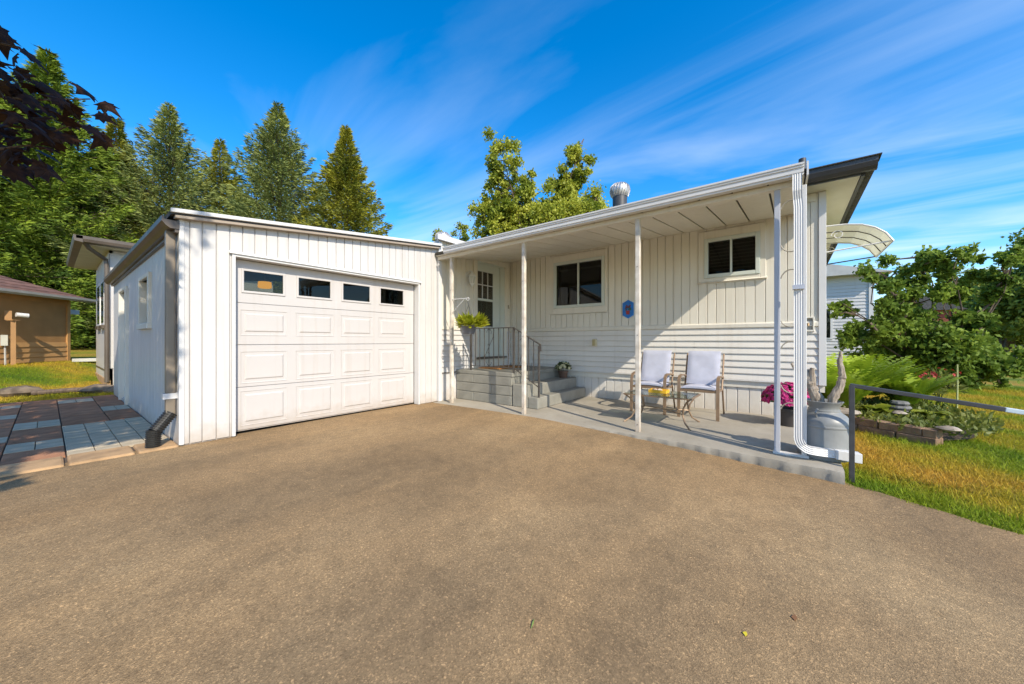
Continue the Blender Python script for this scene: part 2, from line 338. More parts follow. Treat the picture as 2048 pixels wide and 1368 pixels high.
# far road and drive on the right
def ribbon(name, pts, w, mat, dz):
    V = []; Q = []
    for i, (x, y) in enumerate(pts):
        a = Vector(pts[max(i - 1, 0)]); b = Vector(pts[min(i + 1, len(pts) - 1)]); d = (b - a).normalized(); s_ = Vector((-d.y, d.x)) * w / 2
        for q in (1, -1): X = x + s_.x * q; Y = y + s_.y * q; V.append((X, Y, float(terrain(X, Y)) + dz))
        if i: Q.append((2 * i - 2, 2 * i - 1, 2 * i + 1, 2 * i))
    return struct(link_mesh(name, np_mesh(name, np.array(V), np.array(Q)), Vector(), mat))
ROADM = M('grey_road', (.17, .155, .14), .9, .1, 1., .2, 60)
ribbon('road', [(31 + .52 * q, 30 - q * 1.0) for q in range(0, 90, 6)][:1] + [(20 + .9 * (30 - q) * .35 + 8, q) for q in range(30, -80, -10)], 7, ROADM, -.012)

# ================================================================== paver patio
pat = struct(MB().box(-3.2, .88, 5.23, 11.3, -.08, -.014).build('paver_patio', M('joint_sand', (.10, .075, .055), .95, .2, 30.)))
def paver(x0, x1, y0, y1, mat, h=0.): MB().box(x0 + .003, x1 - .003, y0 + .003, y1 - .003, -.05, .004 + h + random.uniform(-.003, .003)).build('paver', mat, pat, bevel=.004, segs=1)
def column(x0, x1, strips, y0, y1, split=None):
    ys = [y0] + [q for s_ in strips for q in s_] + [y1]; w = x1 - x0
    for i in range(len(ys) - 1):
        a, b = ys[i], ys[i + 1]
        if i % 2:
            k = 2; [paver(x0 + w * q / k, x0 + w * (q + 1) / k, a, b, PAVL) for q in range(k)]
        else:
            m = max(1, round((b - a) / 1.0))
            for q in range(m):
                xs = [x0, x1]
                for xa, xb in zip(xs, xs[1:]): paver(xa, xb, a + (b - a) * q / m, a + (b - a) * (q + 1) / m, PAVB)
column(-.27, .115, [(6.2, 6.68), (7.72, 8.3)], 5.62, 11.25)
column(.12, .55, [(10.4, 10.9)], 7.64, 11.25)
column(.555, .865, [(8.72, 9.3)], 7.64, 11.25)
column(-.68, -.275, [(6.9, 7.3), (8.9, 9.35), (10.3, 10.7)], 5.62, 11.25)
column(-1.3, -.69, [(6.0, 6.4), (8.2, 8.7)], 5.62, 11.25); column(-2.0, -1.31, [(7.0, 7.4), (9.4, 9.9)], 5.62, 11.25); column(-3.1, -2.01, [(6.4, 6.9)], 5.62, 11.25)
for i in range(4):                      # stamped pale bricks beside the garage
    for j in range(10):
        paver(.12 + i * .186, .12 + (i + 1) * .186, 5.62 + j * .2, 5.62 + (j + 1) * .2, PAVL)
for a, b in ((-3.1, -2.2), (-2.2, -1.3), (-1.3, -.6), (-.6, .105), (.115, .55), (.56, .875)):
    MB().box(a + .005, b - .005, 5.2, 5.615, -.09, .012).build('edging_stone', KERB, pat, bevel=.02)

# ================================================================== garage
gar = thing('garage', 'white garage with vertical metal siding and a sectional door', 'garage', (.885, 5.24, 0))
GX0, GX1, GY, GY1 = .885, 4.47, 5.24, 11.5
def rz(x): return 2.475 + .113 * (x - .885)      # underside of the roof
edges = [.885, .962] + [1.069 + .1257 * k for k in range(27)]; edges = [e for e in edges if e < 4.4] + [4.47]
for a, b in zip(edges, edges[1:]):
    z0 = 0.0
    if b > 1.36 and a < 4.05: z0 = 2.19
    if a < 1.345 < b or a < 4.06 < b:            # board beside the opening is cut round the trim
        if a < 1.345 < b: MB().box(a + .004, 1.335, GY - .012, GY + .02, 0, 2.19).build('siding_panel', WHITE, gar)
        else: MB().box(4.062, b - .004, GY - .012, GY + .02, 0, 2.19).build('siding_panel', WHITE, gar)
        z0 = 2.19
    g = .0032
    MB().hexa([(a + g, GY - .012, z0), (b - g, GY - .012, z0), (b - g, GY + .02, z0), (a + g, GY + .02, z0)],
              [(a + g, GY - .012, rz(a)), (b - g, GY - .012, rz(b)), (b - g, GY + .02, rz(b)), (a + g, GY + .02, rz(a))]).build('siding_panel', WHITE, gar, bevel=.005, segs=1)
mb = MB()       # wall shell behind the boards
mb.hexa([(GX0, GY + .005, -.05), (1.34, GY + .005, -.05), (1.34, GY + .1, -.05), (GX0, GY + .1, -.05)], [(GX0, GY + .005, rz(GX0)), (1.34, GY + .005, rz(1.34)), (1.34, GY + .1, rz(1.34)), (GX0, GY + .1, rz(GX0))])
mb.hexa([(4.06, GY + .005, -.05), (GX1, GY + .005, -.05), (GX1, GY + .1, -.05), (4.06, GY + .1, -.05)], [(4.06, GY + .005, rz(4.06)), (GX1, GY + .005, rz(GX1)), (GX1, GY + .1, rz(GX1)), (4.06, GY + .1, rz(4.06))])
mb.hexa([(1.34, GY + .005, 2.16), (4.06, GY + .005, 2.16), (4.06, GY + .1, 2.16), (1.34, GY + .1, 2.16)], [(1.34, GY + .005, rz(1.34)), (4.06, GY + .005, rz(4.06)), (4.06, GY + .1, rz(4.06)), (1.34, GY + .1, rz(1.34))])
mb.box(GX1 - .08, GX1, GY + .1, GY1, -.05, rz(GX1)); mb.box(GX0, GX1, GY1 - .1, GY1, -.05, rz(GX0)); mb.build('wall_shell', WHITE, gar)
# side wall (faces -X) as boards, with window and door recesses
sx = GX0
openings = [(6.98, 7.75, 1.38, 2.02), (9.35, 10.2, .05, 2.05)]
yy = GY + .03; k = 0
while yy < GY1 - .01:
    b = min(yy + .24, GY1)
    segs = [(-.02, rz(GX0))]
    for (o0, o1, z0, z1) in openings:
        if yy < o1 and b > o0: segs = [q for s_ in segs for q in ((s_[0], z0), (z1, s_[1])) if q[1] - q[0] > .02]
    for s_ in segs: MB().box(sx - .008, sx + .03, yy + .003, b - .003, s_[0], s_[1]).build('side_panel', WHITE, gar, bevel=.004, segs=1)
    yy = b
mb = MB()
for a, b, z0, z1 in ((5.34, 6.98, -.05, 2.47), (6.98, 7.75, -.05, 1.38), (6.98, 7.75, 2.02, 2.47), (7.75, 9.35, -.05, 2.47), (9.35, 10.2, 2.05, 2.47), (10.2, GY1, -.05, 2.47)): mb.box(sx + .004, sx + .1, a, b, z0, z1)
mb.build('side_wall', WHITE, gar)
for (o0, o1, z0, z1), nm in zip(openings, ('side_window', 'side_door')):
    mb = MB(); t = .06
    mb.box(sx - .045, sx + .06, o0 - t, o0 + .02, z0 - t, z1 + t).box(sx - .045, sx + .06, o1 - .02, o1 + t, z0 - t, z1 + t).box(sx - .045, sx + .06, o0 + .02, o1 - .02, z1, z1 + t)
    if nm == 'side_window': mb.box(sx - .06, sx + .06, o0 - t - .02, o1 + t + .02, z0 - t - .02, z0)
    w = mb.build(nm, CREAM, gar, bevel=.006, segs=1)
    if nm == 'side_window':
        MB().box(sx + .05, sx + .06, o0 + .02, o1 - .02, z0, z1).build('pane', GLASS, w); MB().box(sx + .02, sx + .065, (o0 + o1) / 2 - .02, (o0 + o1) / 2 + .02, z0, z1).build('mullion', CREAM, w)
    else: MB().box(sx + .03, sx + .07, o0 + .02, o1 - .02, z0 - .04, z1).build('door_slab', WHITE2, w)
# corner trim, opening trim
MB().box(GX0 - .012, GX0 + .03, GY - .022, GY + .03, 0, rz(GX0) - .01).build('corner_trim', WHITE2, gar, bevel=.004)
tr = MB(); tr.box(1.338, 1.372, GY - .035, GY + .1, 0, 2.135).box(4.035, 4.062, GY - .03, GY + .1, 0, 2.135).box(1.338, 4.062, GY - .03, GY + .1, 2.135, 2.17)
tr.prism([(GY - .05, 2.165), (GY - .012, 2.165), (GY - .012, 2.20), (GY - .03, 2.20)], 'x', 1.31, 4.09).build('opening_trim', WHITE2, gar, bevel=.004)
# roof slab, white front edge, bronze side gutter
rf = MB().hexa([(.80, GY - .1, rz(.8) + .002), (GX1 + .02, GY - .1, rz(GX1) + .004), (GX1 + .02, GY1 + .1, rz(GX1) + .004), (.80, GY1 + .1, rz(.8) + .002)],
               [(.80, GY - .1, rz(.8) + .05), (GX1 + .02, GY - .1, rz(GX1) + .05), (GX1 + .02, GY1 + .1, rz(GX1) + .05), (.80, GY1 + .1, rz(.8) + .05)]).build('roof', SHING, gar)
MB().hexa([(.79, GY - .128, rz(.8) + .018), (GX1 + .03, GY - .128, rz(GX1) + .018), (GX1 + .03, GY - .102, rz(GX1) + .018), (.79, GY - .102, rz(.8) + .018)],
          [(.79, GY - .128, rz(.8) + .062), (GX1 + .03, GY - .128, rz(GX1) + .062), (GX1 + .03, GY - .102, rz(GX1) + .062), (.79, GY - .102, rz(.8) + .062)]).build('roof_edge', WHITE2, rf, bevel=.006)
MB().hexa([(.83, GY - .098, rz(.83) - .03), (GX1, GY - .098, rz(GX1) - .03), (GX1, GY - .014, rz(GX1) - .03), (.83, GY - .014, rz(.83) - .03)],
          [(.83, GY - .098, rz(.83)), (GX1, GY - .098, rz(GX1)), (GX1, GY - .014, rz(GX1)), (.83, GY - .014, rz(.83))]).build('soffit', M('tan_soffit', (.34, .28, .22), .6), rf)
gp = [(.875, 2.335), (.80, 2.335), (.765, 2.36), (.735, 2.40), (.735, 2.455), (.755, 2.455), (.755, 2.42), (.875, 2.42)]
MB().prism(gp, 'y', GY - .03, GY1 + .05).build('gutter', BRONZE, gar)
MB().box(.84, .88, GY - .02, GY1, 2.30, 2.335).build('fascia_board', BRONZE, gar)
mb = MB(); mb.box(.785, .865, 5.33, 5.41, .30, 2.335); dsp = mb.build('downspout', M('taupe_downspout', (.20, .165, .125), .4, .12, 3.), gar, bevel=.012)
MB().box(.76, .88, 5.325, 5.415, .50, .56).build('strap', WHITE2, dsp)
mb = MB()
def corrug(mb, a, b, r0, n):
    a = Vector(a); b = Vector(b); pts = []; rr = []
    for i in range(n * 4 + 1):
        pts.append(a.lerp(b, i / (n * 4))); rr.append(r0 * (1.0 if i % 4 in (0, 1) else .86))
    mb.tube(pts, rr, 18)
corrug(mb, (.83, 5.37, .34), (.70, 5.33, .17), .062, 9); corrug(mb, (.69, 5.32, .19), (.685, 5.32, .015), .064, 9)
mb.build('corrugated_elbow', BLACKP, gar, smooth=False)
# sectional door
DY = 5.345
door = MB().box(1.372, 4.035, DY + .012, DY + .045, .02, 2.135).build('garage_door', DOORW, gar)
zs = [.03, .558, 1.082, 1.602, 2.13]
for i, (z0, z1) in enumerate(zip(zs, zs[1:])):
    if i < 3:
        MB().box(1.376, 4.03, DY, DY + .012, z0 + .004, z1 - .004).build('door_section', DOORW, door, bevel=.004)
    else:
        mb = MB(); xs = [1.376, 1.485, 1.928, 2.111, 2.551, 2.734, 3.176, 3.362, 3.809, 4.03]
        mb.box(1.376, 4.03, DY, DY + .012, z0 + .004, 1.75).box(1.376, 4.03, DY, DY + .012, 2.005, z1)
        for a, b in zip(xs[0::2], xs[1::2]): mb.box(a, b, DY, DY + .012, 1.75, 2.005)
        mb.build('door_section', DOORW, door)
cols = [(1.458, 1.97), (2.083, 2.593), (2.709, 3.221), (3.336, 3.851)]
def raised(x0, x1, z0, z1):
    """stamped panel: a groove round a raised field"""
    y = DY; o = .0; rings = [(0, y - .001), (.012, y + .010), (.03, y + .010), (.055, y - .006)]
    vs = []; fs = []
    for d, yv in rings: vs += [(x0 + d, yv, z0 + d), (x1 - d, yv, z0 + d), (x1 - d, yv, z1 - d), (x0 + d, yv, z1 - d)]
    for r_ in range(3):
        for q in range(4): a = r_ * 4 + q; b = r_ * 4 + (q + 1) % 4; fs.append((a, b, b + 4, a + 4))
    fs.append((12, 13, 14, 15)); return vs, fs
for z0, z1 in ((.085, .505), (.61, .995), (1.205, 1.515)):
    zz0 = z0
    for x0, x1 in cols:
        vs, fs = raised(x0, x1, z0, z1)
        vs = [(a, b - .004, c) for a, b, c in vs]; mb = MB(); mb.add(vs, fs)
        mb.box(x0 - .004, x1 + .004, DY - .0045, DY - .0005, z0 - .006, z0).box(x0 - .004, x1 + .004, DY - .0045, DY - .0005, z1, z1 + .006)
        mb.build('raised_panel', DOORW, door)
for x0, x1 in ((1.485, 1.928), (2.111, 2.551), (2.734, 3.176), (3.362, 3.809)):
    mb = MB(); t = .022
    mb.box(x0 - t, x0 + .004, DY - .012, DY + .01, 1.75 - t, 2.005 + t).box(x1 - .004, x1 + t, DY - .012, DY + .01, 1.75 - t, 2.005 + t).box(x0, x1, DY - .012, DY + .01, 1.75 - t, 1.756).box(x0, x1, DY - .012, DY + .01, 2.0, 2.005 + t)
    mb.build('window_frame', DOORW, door, bevel=.004)
    MB().box(x0, x1, DY + .004, DY + .009, 1.75, 2.005).build('pane', GLASS, door)
# the door slab behind the glazing must stay open: replace the backing by a lower sheet
vv = door.data.vertices
for q in vv:
    if q.co.z > 0: q.co.z = 1.73 - door.location.z - gar.location.z
# inside of the garage
inn = MB(); inn.box(1.0, 4.39, 11.3, 11.38, 0, 2.45).box(.99, 1.02, 5.5, 11.3, 0, 2.45).box(4.36, 4.39, 5.5, 11.3, 0, 2.6).box(1.0, 4.39, 5.4, 11.3, -.03, -.012)
inn.build('interior_lining', DARKIN, gar)
lamp = thing('ceiling_lamp', 'lit amber lamp seen through the leftmost garage door window', 'lamp', (2.02, 6.3, 1.98))
MB().lathe([(.02, .05), (.085, .045), (.09, -.04), (.07, -.05)], (2.02, 6.3, 1.98), 20).build('lamp_shade', emit_mat('amber_glow', (1, .42, .06), 3.2), lamp, True)
MB().tube([(2.02, 6.3, 2.03), (2.02, 6.3, 2.55)], .012, 6).build('stem', CHAR, lamp)

# ================================================================== rear addition (far left)
add = thing('rear_addition', 'white rear annex with bronze gutter behind the garage', 'annex', (.94, 13.3, .1))
mb = MB(); mb.box(.94, 1.0, 13.3, 17.0, -.1, 3.38).box(.94, 4.5, 13.3, 13.36, -.1, 3.38).build('wall', WHITE, add)
for i in range(14): MB().box(.928, .94, 13.31 + i * .26, 13.565 + i * .26, .12, 3.3).build('side_panel', WHITE, add)
for i in range(3): MB().box(.945 + i * .26, .945 + (i + 1) * .26 - .008, 13.288, 13.3, .45, 3.3).build('front_panel', WHITE, add)
for a in (14.15, 15.35):
    w = MB().box(.905, .935, a, a + .75, 1.55, 2.75).build('window', WHITE2, add); MB().box(.898, .906, a + .06, a + .69, 1.62, 2.68).build('pane', GLASS, w); MB().box(.86, .93, a - .05, a + .8, 1.46, 1.55).build('sill', BRONZE, w)
MB().box(.915, .94, 13.28, 17, .35, .39).build('belt', BRONZE, add); MB().box(.90, .96, 13.26, 17, -.12, .16).build('footing', KERB, add)
rf = MB().hexa([(.42, 12.8, 3.46), (4.6, 12.8, 3.46), (4.6, 17.4, 3.46), (.42, 17.4, 3.46)], [(.42, 12.8, 3.52), (4.6, 12.8, 3.52), (4.6, 17.0, 4.0), (.42, 17.4, 3.52)]).build('roof', SHING, add)
MB().box(.5, 4.6, 12.9, 13.3, 3.37, 3.40).box(.5, .94, 13.3, 17.4, 3.37, 3.40).build('soffit', M('cream_soffit', (.5, .47, .36), .6), add)
mb = MB(); mb.prism([(12.74, 3.40), (12.86, 3.38), (12.86, 3.52), (12.72, 3.53), (12.72, 3.46)], 'x', .40, 4.6); mb.prism([(.36, 3.53), (.36, 3.46), (.38, 3.40), (.5, 3.38), (.5, 3.52)], 'y', 12.72, 17.4); mb.build('gutter', BRONZE, add)
MB().tube([(.52, 12.85, 3.42), (.6, 12.95, 3.3), (.88, 13.24, 3.12), (.9, 13.25, 2.9), (.9, 13.25, .12)], .045, 8).build('downspout', BRONZE, add, True)
for (x, y, s_, lab) in ((.72, 12.2, .3, 'brown stone at the foot of the bronze annex downspout'), (.95, 11.95, .22, 'small tan stone against the garage side wall'), (-.35, 12.75, .34, 'dark flat stone on the lawn behind the patio')):
    m2 = MB(); vs = []
    m2.lathe([(.05, -.1), (.8, -.05), (1, .25), (.8, .55), (.35, .75), (.02, .78)], (0, 0, 0), 10)
    m2.v = [(x + a * s_ * random.uniform(.8, 1.15), y + b * s_ * .8 * random.uniform(.8, 1.15), float(terrain(x, y)) + c * s_ * .7 * random.uniform(.85, 1.1)) for a, b, c in m2.v]
    tag(m2.build('garden_stone', M('shade_toned_field_stone', (.13, .095, .065), .9, .3, 5., .6, 12, c2=(.24, .18, .12)), None, True), lab, 'stone', 'stones along the patio')  # dark brown stone, lowered further so the shade sits in its colour
tag(MB().tube([(-.2, 12.45, .05), (.3, 12.4, .06), (.75, 12.3, .05)], .05, 8).build('edging_log', BARK, None, True), 'dark round log edging behind the paver patio', 'log')

# ================================================================== house
W = 6.70; DYW = 5.22
hs = thing('mobile_home', 'white sided mobile home with vertical and lap siding above skirting', 'house', (W, -.41, 0))
def yboard(name, y0, y1, z0, z1, mat=CREAM, x=W): return MB().box(x - .012, x + .01, y0 + .004, y1 - .004, z0, z1).build(name, mat, hs, bevel=.004, segs=1)
wins = [(2.80, 4.126, 1.697, 2.945), (.279, 1.207, 2.091, 2.945)]
k0 = [.024 + .1317 * k for k in range(-3, 40)]; k0 = [q for q in k0 if -.33 < q < 5.2]; k0 = [-.33] + k0 + [5.2]
for a, b in zip(k0, k0[1:]):
    if b - a < .02: continue
    mid = (a + b) / 2; w = next((w for w in wins if w[0] < mid < w[1]), None)
    ztop = 3.235
    if w: yboard('siding_panel', a, b, 1.415, w[2] - .01); yboard('siding_panel', a, b, 2.95, ztop)
    else: yboard('siding_panel', a, b, 1.415, ztop)
mb = MB()   # sheathing with window openings
holes = [(2.922, 3.955, 1.884, 2.743), (.412, 1.058, 2.226, 2.755)]
mb.box(W + .006, W + .1, -.40, .412, .40, 3.24).box(W + .006, W + .1, 1.058, 2.922, .40, 3.24).box(W + .006, W + .1, 3.955, 9.0, .40, 3.24)
for a, b, c, d in holes: mb.box(W + .006, W + .1, a, b, .40, c).box(W + .006, W + .1, a, b, d, 3.24)
mb.box(W + .1, 13.5, -.40, -.34, .4, 3.24).box(13.4, 13.5, -.34, 9, .4, 3.24)
mb.build('wall', CREAM, hs)
# belt and lap siding
MB().prism([(W - .032, 1.345), (W - .004, 1.330), (W - .004, 1.417), (W - .02, 1.417), (W - .034, 1.395)], 'y', -.33, 5.2).build('belt_trim', CREAM, hs)
LAP = .1025
for i in range(8):
    z0 = .515 + i * LAP; prof = [(W - .024, z0), (W - .026, z0 + .012), (W - .008, z0 + LAP - .004), (W + .006, z0 + LAP - .004), (W + .006, z0)]
    parts = [(-.33, 1.27), (1.272, 5.2)] if i in (4, 5) else [(-.33, 5.2)]
    for a, b in parts: MB().prism(prof, 'y', a, b).build('lap_board', WARMW, hs)
MB().prism([(W - .03, .505), (W + .03, .505), (W + .03, .515), (W - .03, .515)], 'y', -.33, 5.2).build('drip_edge', WHITE2, hs)
MB().box(W + .012, W + .06, -.36, 5.2, .435, .505).build('skirting_rail', WHITE2, hs)
ks = [.184 + .157 * k for k in range(-3, 33)]; ks = [-.36] + [q for q in ks if -.33 < q < 5.2] + [5.2]
for a, b in zip(ks, ks[1:]): MB().box(W + .03, W + .05, a + .006, b - .006, -.02, .44).build('skirting_panel', WARMW, hs, bevel=.004, segs=1)
MB().box(W + .046, W + .07, -.36, 5.2, -.02, .44).build('skirting_back', WHITE2, hs)
MB().box(W - .035, W + .05, -.412, -.33, .50, 3.235).build('corner_trim', WHITE2, hs, bevel=.004)
MB().box(W - .03, W + .01, -.30, 5.2, 3.12, 3.235).build('frieze_board', CREAM, hs)
def window(y0, y1, z0, z1, trim, sill):
    ty0, ty1, tz0, tz1 = trim
    w = thing_part = MB()
    w.box(W - .03, W, ty0, y0 - .06, tz0, tz1).box(W - .03, W, y1 + .06, ty1, tz0, tz1).box(W - .03, W, y0 - .06, y1 + .06, tz0, z0 - .06).box(W - .03, W, y0 - .06, y1 + .06, z1 + .06, tz1)
    w = w.build('window', CREAM, hs, bevel=.005, segs=1)
    f = MB(); t = .06
    f.box(W - .045, W + .02, y0 - t, y0, z0 - t, z1 + t).box(W - .045, W + .02, y1, y1 + t, z0 - t, z1 + t).box(W - .045, W + .02, y0, y1, z0 - t, z0).box(W - .045, W + .02, y0, y1, z1, z1 + t)
    f.build('frame', GREENW, w, bevel=.006)
    ym = (y0 + y1) / 2
    MB().box(W - .03, W + .03, ym - .014, ym + .014, z0, z1).build('mullion', GREENW, w)
    MB().box(W + .008, W + .014, y0, ym - .014, z0, z1).build('pane', GLASS, w); MB().box(W - .002, W + .004, ym + .014, y1, z0, z1).build('pane', GLASS, w)
    if sill: MB().prism([(W - .07, tz0 - .005), (W - .01, tz0 - .02), (W - .01, tz0 + .03)], 'y', ty0 - .01, ty1 + .01).build('sill', CREAM, w)
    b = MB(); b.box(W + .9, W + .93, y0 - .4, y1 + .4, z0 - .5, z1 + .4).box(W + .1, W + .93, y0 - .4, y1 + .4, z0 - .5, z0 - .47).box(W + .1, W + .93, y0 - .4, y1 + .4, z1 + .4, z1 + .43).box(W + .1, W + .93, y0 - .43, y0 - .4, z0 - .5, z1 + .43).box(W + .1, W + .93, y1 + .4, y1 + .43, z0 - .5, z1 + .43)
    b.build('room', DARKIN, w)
    return w
w1 = window(2.922, 3.955, 1.884, 2.743, (2.80, 4.126, 1.70, 2.94), False)
w2 = window(.412, 1.058, 2.226, 2.755, (.279, 1.207, 2.095, 2.94), True)
for i in range(9): MB().box(W + .06, W + .085, .42, 1.05, 2.25 + i * .055, 2.262 + i * .055).build('blind_slat', CURTAIN, w2)
for w_, a, b, z in ((w1, 2.93, 3.95, 2.62),): MB().box(W + .06, W + .08, a, b, z, z + .035).build('blind_rail', CURTAIN, w_)
# door wing wall (faces -Y)
wing = MB(); wing.box(4.53, 5.56, DYW + .006, DYW + .08, .0, 3.06).box(6.47, W + .05, DYW + .006, DYW + .08, .0, 3.06).box(5.56, 6.47, DYW + .006, DYW + .08, 2.83, 3.06).box(5.56, 6.47, DYW + .006, DYW + .08, 0, .78)
wing.build('wing_wall', CREAM, hs)
xb = [4.55 + .1317 * k for k in range(17)]
for a, b in zip(xb, xb[1:]):
    b = min(b, W - .015)
    if b - a < .03: continue
    z0 = 1.4 if b < 5.44 or a > 6.5 else 2.94
    MB().box(a + .004, b - .004, DYW - .012, DYW + .01, z0, 3.05).build('siding_panel', CREAM, hs, bevel=.004, segs=1)
for i in range(8):
    z0 = .53 + i * LAP; q = DYW; prof = [(q - .024, z0), (q - .026, z0 + .012), (q - .008, z0 + LAP - .004), (q + .006, z0 + LAP - .004), (q + .006, z0)]
    MB().prism(prof, 'x', 4.56, 5.43).build('lap_board', WHITE, hs); MB().prism(prof, 'x', 6.53, W - .03).build('lap_board', WHITE, hs)
MB().box(4.56, 5.43, DYW - .03, DYW + .006, 1.35, 1.41).build('belt_trim', CREAM, hs)
MB().box(4.53, 5.0, DYW - .03, DYW + .01, .515, .53).build('drip_edge', BRONZE, hs)
MB().box(4.56, 5.2, DYW - .006, DYW + .006, -.02, .512).build('skirting_panel', WHITE, hs)
MB().box(4.475, 4.555, DYW - .04, DYW + .12, 0, 3.02).build('corner_trim', WHITE2, hs, bevel=.006)
# entry door
dr = MB(); dr.box(5.43, 5.545, DYW - .03, DYW + .02, .72, 2.83).box(6.47, 6.53, DYW - .03, DYW + .02, .72, 2.83).box(5.43, 6.53, DYW - .03, DYW + .02, 2.83, 2.93)
dr = dr.build('entry_door', CREAM, hs, bevel=.006)
fr = MB(); fr.box(5.548, 6.468, DYW + .0, DYW + .05, 2.80, 2.828).box(6.318, 6.468, DYW - .01, DYW + .05, .78, 2.80).build('door_frame', GREENW, dr)
sl_ = MB(); D0 = DYW + .02
sl_.box(5.55, 6.314, D0, D0 + .04, 2.63, 2.80).box(5.55, 5.582, D0, D0 + .04, 1.448, 2.63).box(6.10, 6.314, D0, D0 + .04, 1.448, 2.63).box(5.582, 6.10, D0, D0 + .04, 2.0, 2.05).box(5.55, 6.314, D0, D0 + .04, .79, 1.448)
sl_ = sl_.build('door_slab', GREENW, dr, bevel=.005)
m_ = MB(); m_.box(5.748, 5.762, D0 + .005, D0 + .03, 2.05, 2.63).box(5.922, 5.936, D0 + .005, D0 + .03, 2.05, 2.63).box(5.582, 6.10, D0 + .005, D0 + .03, 2.335, 2.352).build('muntins', WHITE2, dr)
m_ = MB(); m_.box(5.748, 5.758, D0 + .03, D0 + .045, 1.448, 2.0).box(5.922, 5.932, D0 + .03, D0 + .045, 1.448, 2.0).box(5.582, 6.10, D0 + .03, D0 + .045, 1.70, 1.712).build('muntins', GREENW, dr)
MB().box(5.582, 6.10, D0 + .016, D0 + .02, 2.05, 2.63).build('pane', GLASS2, dr); MB().box(5.582, 6.10, D0 + .016, D0 + .02, 1.448, 2.0).build('pane', GLASS, dr)
for z in (1.752, 1.616): MB().lathe([(.012, 0), (.03, .004), (.034, .02), (.02, .034), (.004, .036)], (0, 0, 0), 14).build('knob', M('brass_knob', (.25, .18, .1), .35, metal=.8), dr, True).matrix_basis = Matrix.Translation((6.225 - W, D0 + .41 - .02, z)) @ Matrix.Rotation(R(90), 4, 'X')
MB().box(5.50, 6.50, DYW - .06, DYW + .03, .745, .785).build('threshold', BRONZE, dr)
hall = MB(); hall.box(5.45, 6.6, 7.2, 7.25, .7, 2.95).box(5.42, 5.45, DYW + .1, 7.25, .7, 2.95).box(6.6, 6.63, DYW + .1, 7.25, .7, 2.95).box(5.42, 6.63, DYW + .1, 7.25, 2.93, 2.96).box(5.42, 6.63, DYW + .1, 7.25, .7, .73)
hall.build('hall', M('hall_wall', (.10, .075, .05), .8), hs)
pl = thing('pendant_lamp', 'small warm pendant lamp glowing behind the entry door glass', 'lamp', (5.83, 6.3, 2.45))
MB().lathe([(.09, 0), (.05, .06), (.015, .09)], (5.83, 6.3, 2.46), 14).build('lamp_shade', emit_mat('warm_glow', (1, .62, .25), 5.), pl, True)
MB().tube([(5.83, 6.3, 2.55), (5.83, 6.3, 2.93)], .008, 5).build('cord', CHAR, pl)
# main roof: low hip with level soffit
rf = MB().hexa([(6.34, -.86, 3.30), (13.9, -.86, 3.30), (13.9, 9.2, 3.30), (6.34, 9.2, 3.30)], [(8.3, 1.3, 3.66), (11.9, 1.3, 3.66), (11.9, 7.5, 3.66), (8.3, 7.5, 3.66)]).build('roof', SHING, hs)
MB().box(6.32, W + .6, -.72, 9.0, 3.24, 3.262).box(W + .6, 13.9, -.72, -.3, 3.24, 3.262).build('soffit', M('pale_soffit', (.66, .63, .52), .55, .04), rf)
MB().box(6.30, 6.33, -.72, 9.0, 3.235, 3.30).build('fascia', CHAR, rf); MB().box(6.33, 13.9, -.76, -.725, 3.225, 3.34).build('fascia', CHAR, rf)
gm = MB(); gm.prism([(6.30, 3.255), (6.24, 3.255), (6.20, 3.29), (6.175, 3.34), (6.175, 3.39), (6.195, 3.39), (6.195, 3.36), (6.30, 3.36)], 'y', -.86, 4.9); gm.build('gutter', CHAR, rf)
MB().prism([(6.15, 3.395), (6.36, 3.375), (6.36, 3.39), (6.15, 3.405)], 'y', -.89, 4.9).build('drip_edge', SHING, rf)
# wing roof, seen between garage and porch
rw = MB().hexa([(4.5, 5.14, 3.05), (6.6, 5.14, 3.05), (6.6, 6.95, 3.70), (6.2, 6.95, 3.70)], [(4.5, 5.14, 3.11), (6.6, 5.14, 3.11), (6.6, 6.95, 3.79), (6.2, 6.95, 3.79)]).build('wing_roof', SHING, hs)
MB().box(4.40, 6.2, 5.11, 5.138, 3.01, 3.11).build('fascia', WHITE2, rw)
MB().box(4.43, 6.2, 5.14, 5.23, 3.03, 3.058).build('soffit', CREAM, rw)

# roof vents and pipe
def turbine(name, label, x, y, z0, z1, r0, r1, short=False):
    t = thing(name, label, 'roof vent', (x, y, z0), 'turbine vents on the roofs')
    MB().lathe([(r0, z0), (r0, z1 - .26)], (x, y, 0), 20).build('stack', CHAR, t, True)
    hd = MB().lathe([(r0 * 1.05, -.27), (r1 * .86, -.24), (r1, -.15), (r1 * .93, -.07), (r1 * .6, -.01), (.01, 0)], (x, y, z1), 24).build('turbine_head', M('galvanised_metal', (.52, .50, .48), .35, .15, 10., metal=.6), t, True)
    mb = MB()
    for k in range(22):
        a = 2 * math.pi * k / 22; pts = []
        for rr, zz in ((r1 * .9, -.24), (r1 * 1.03, -.15), (r1 * .96, -.065), (r1 * .62, -.005)): pts.append((x + rr * math.cos(a + zz * 1.2), y + rr * math.sin(a + zz * 1.2), z1 + zz))
        mb.tube(pts, .008, 4)
    mb.build('fins', M('galvanised_metal', (.5, .5, .5)), hd)
turbine('turbine_vent', 'silver turbine vent on a black stack above the porch roof', 7.0, 2.68, 3.38, 4.27, .14, .19)
turbine('turbine_vent', 'squat silver turbine vent on the roof beside the garage', 6.05, 6.86, 3.40, 3.84, .15, .19)
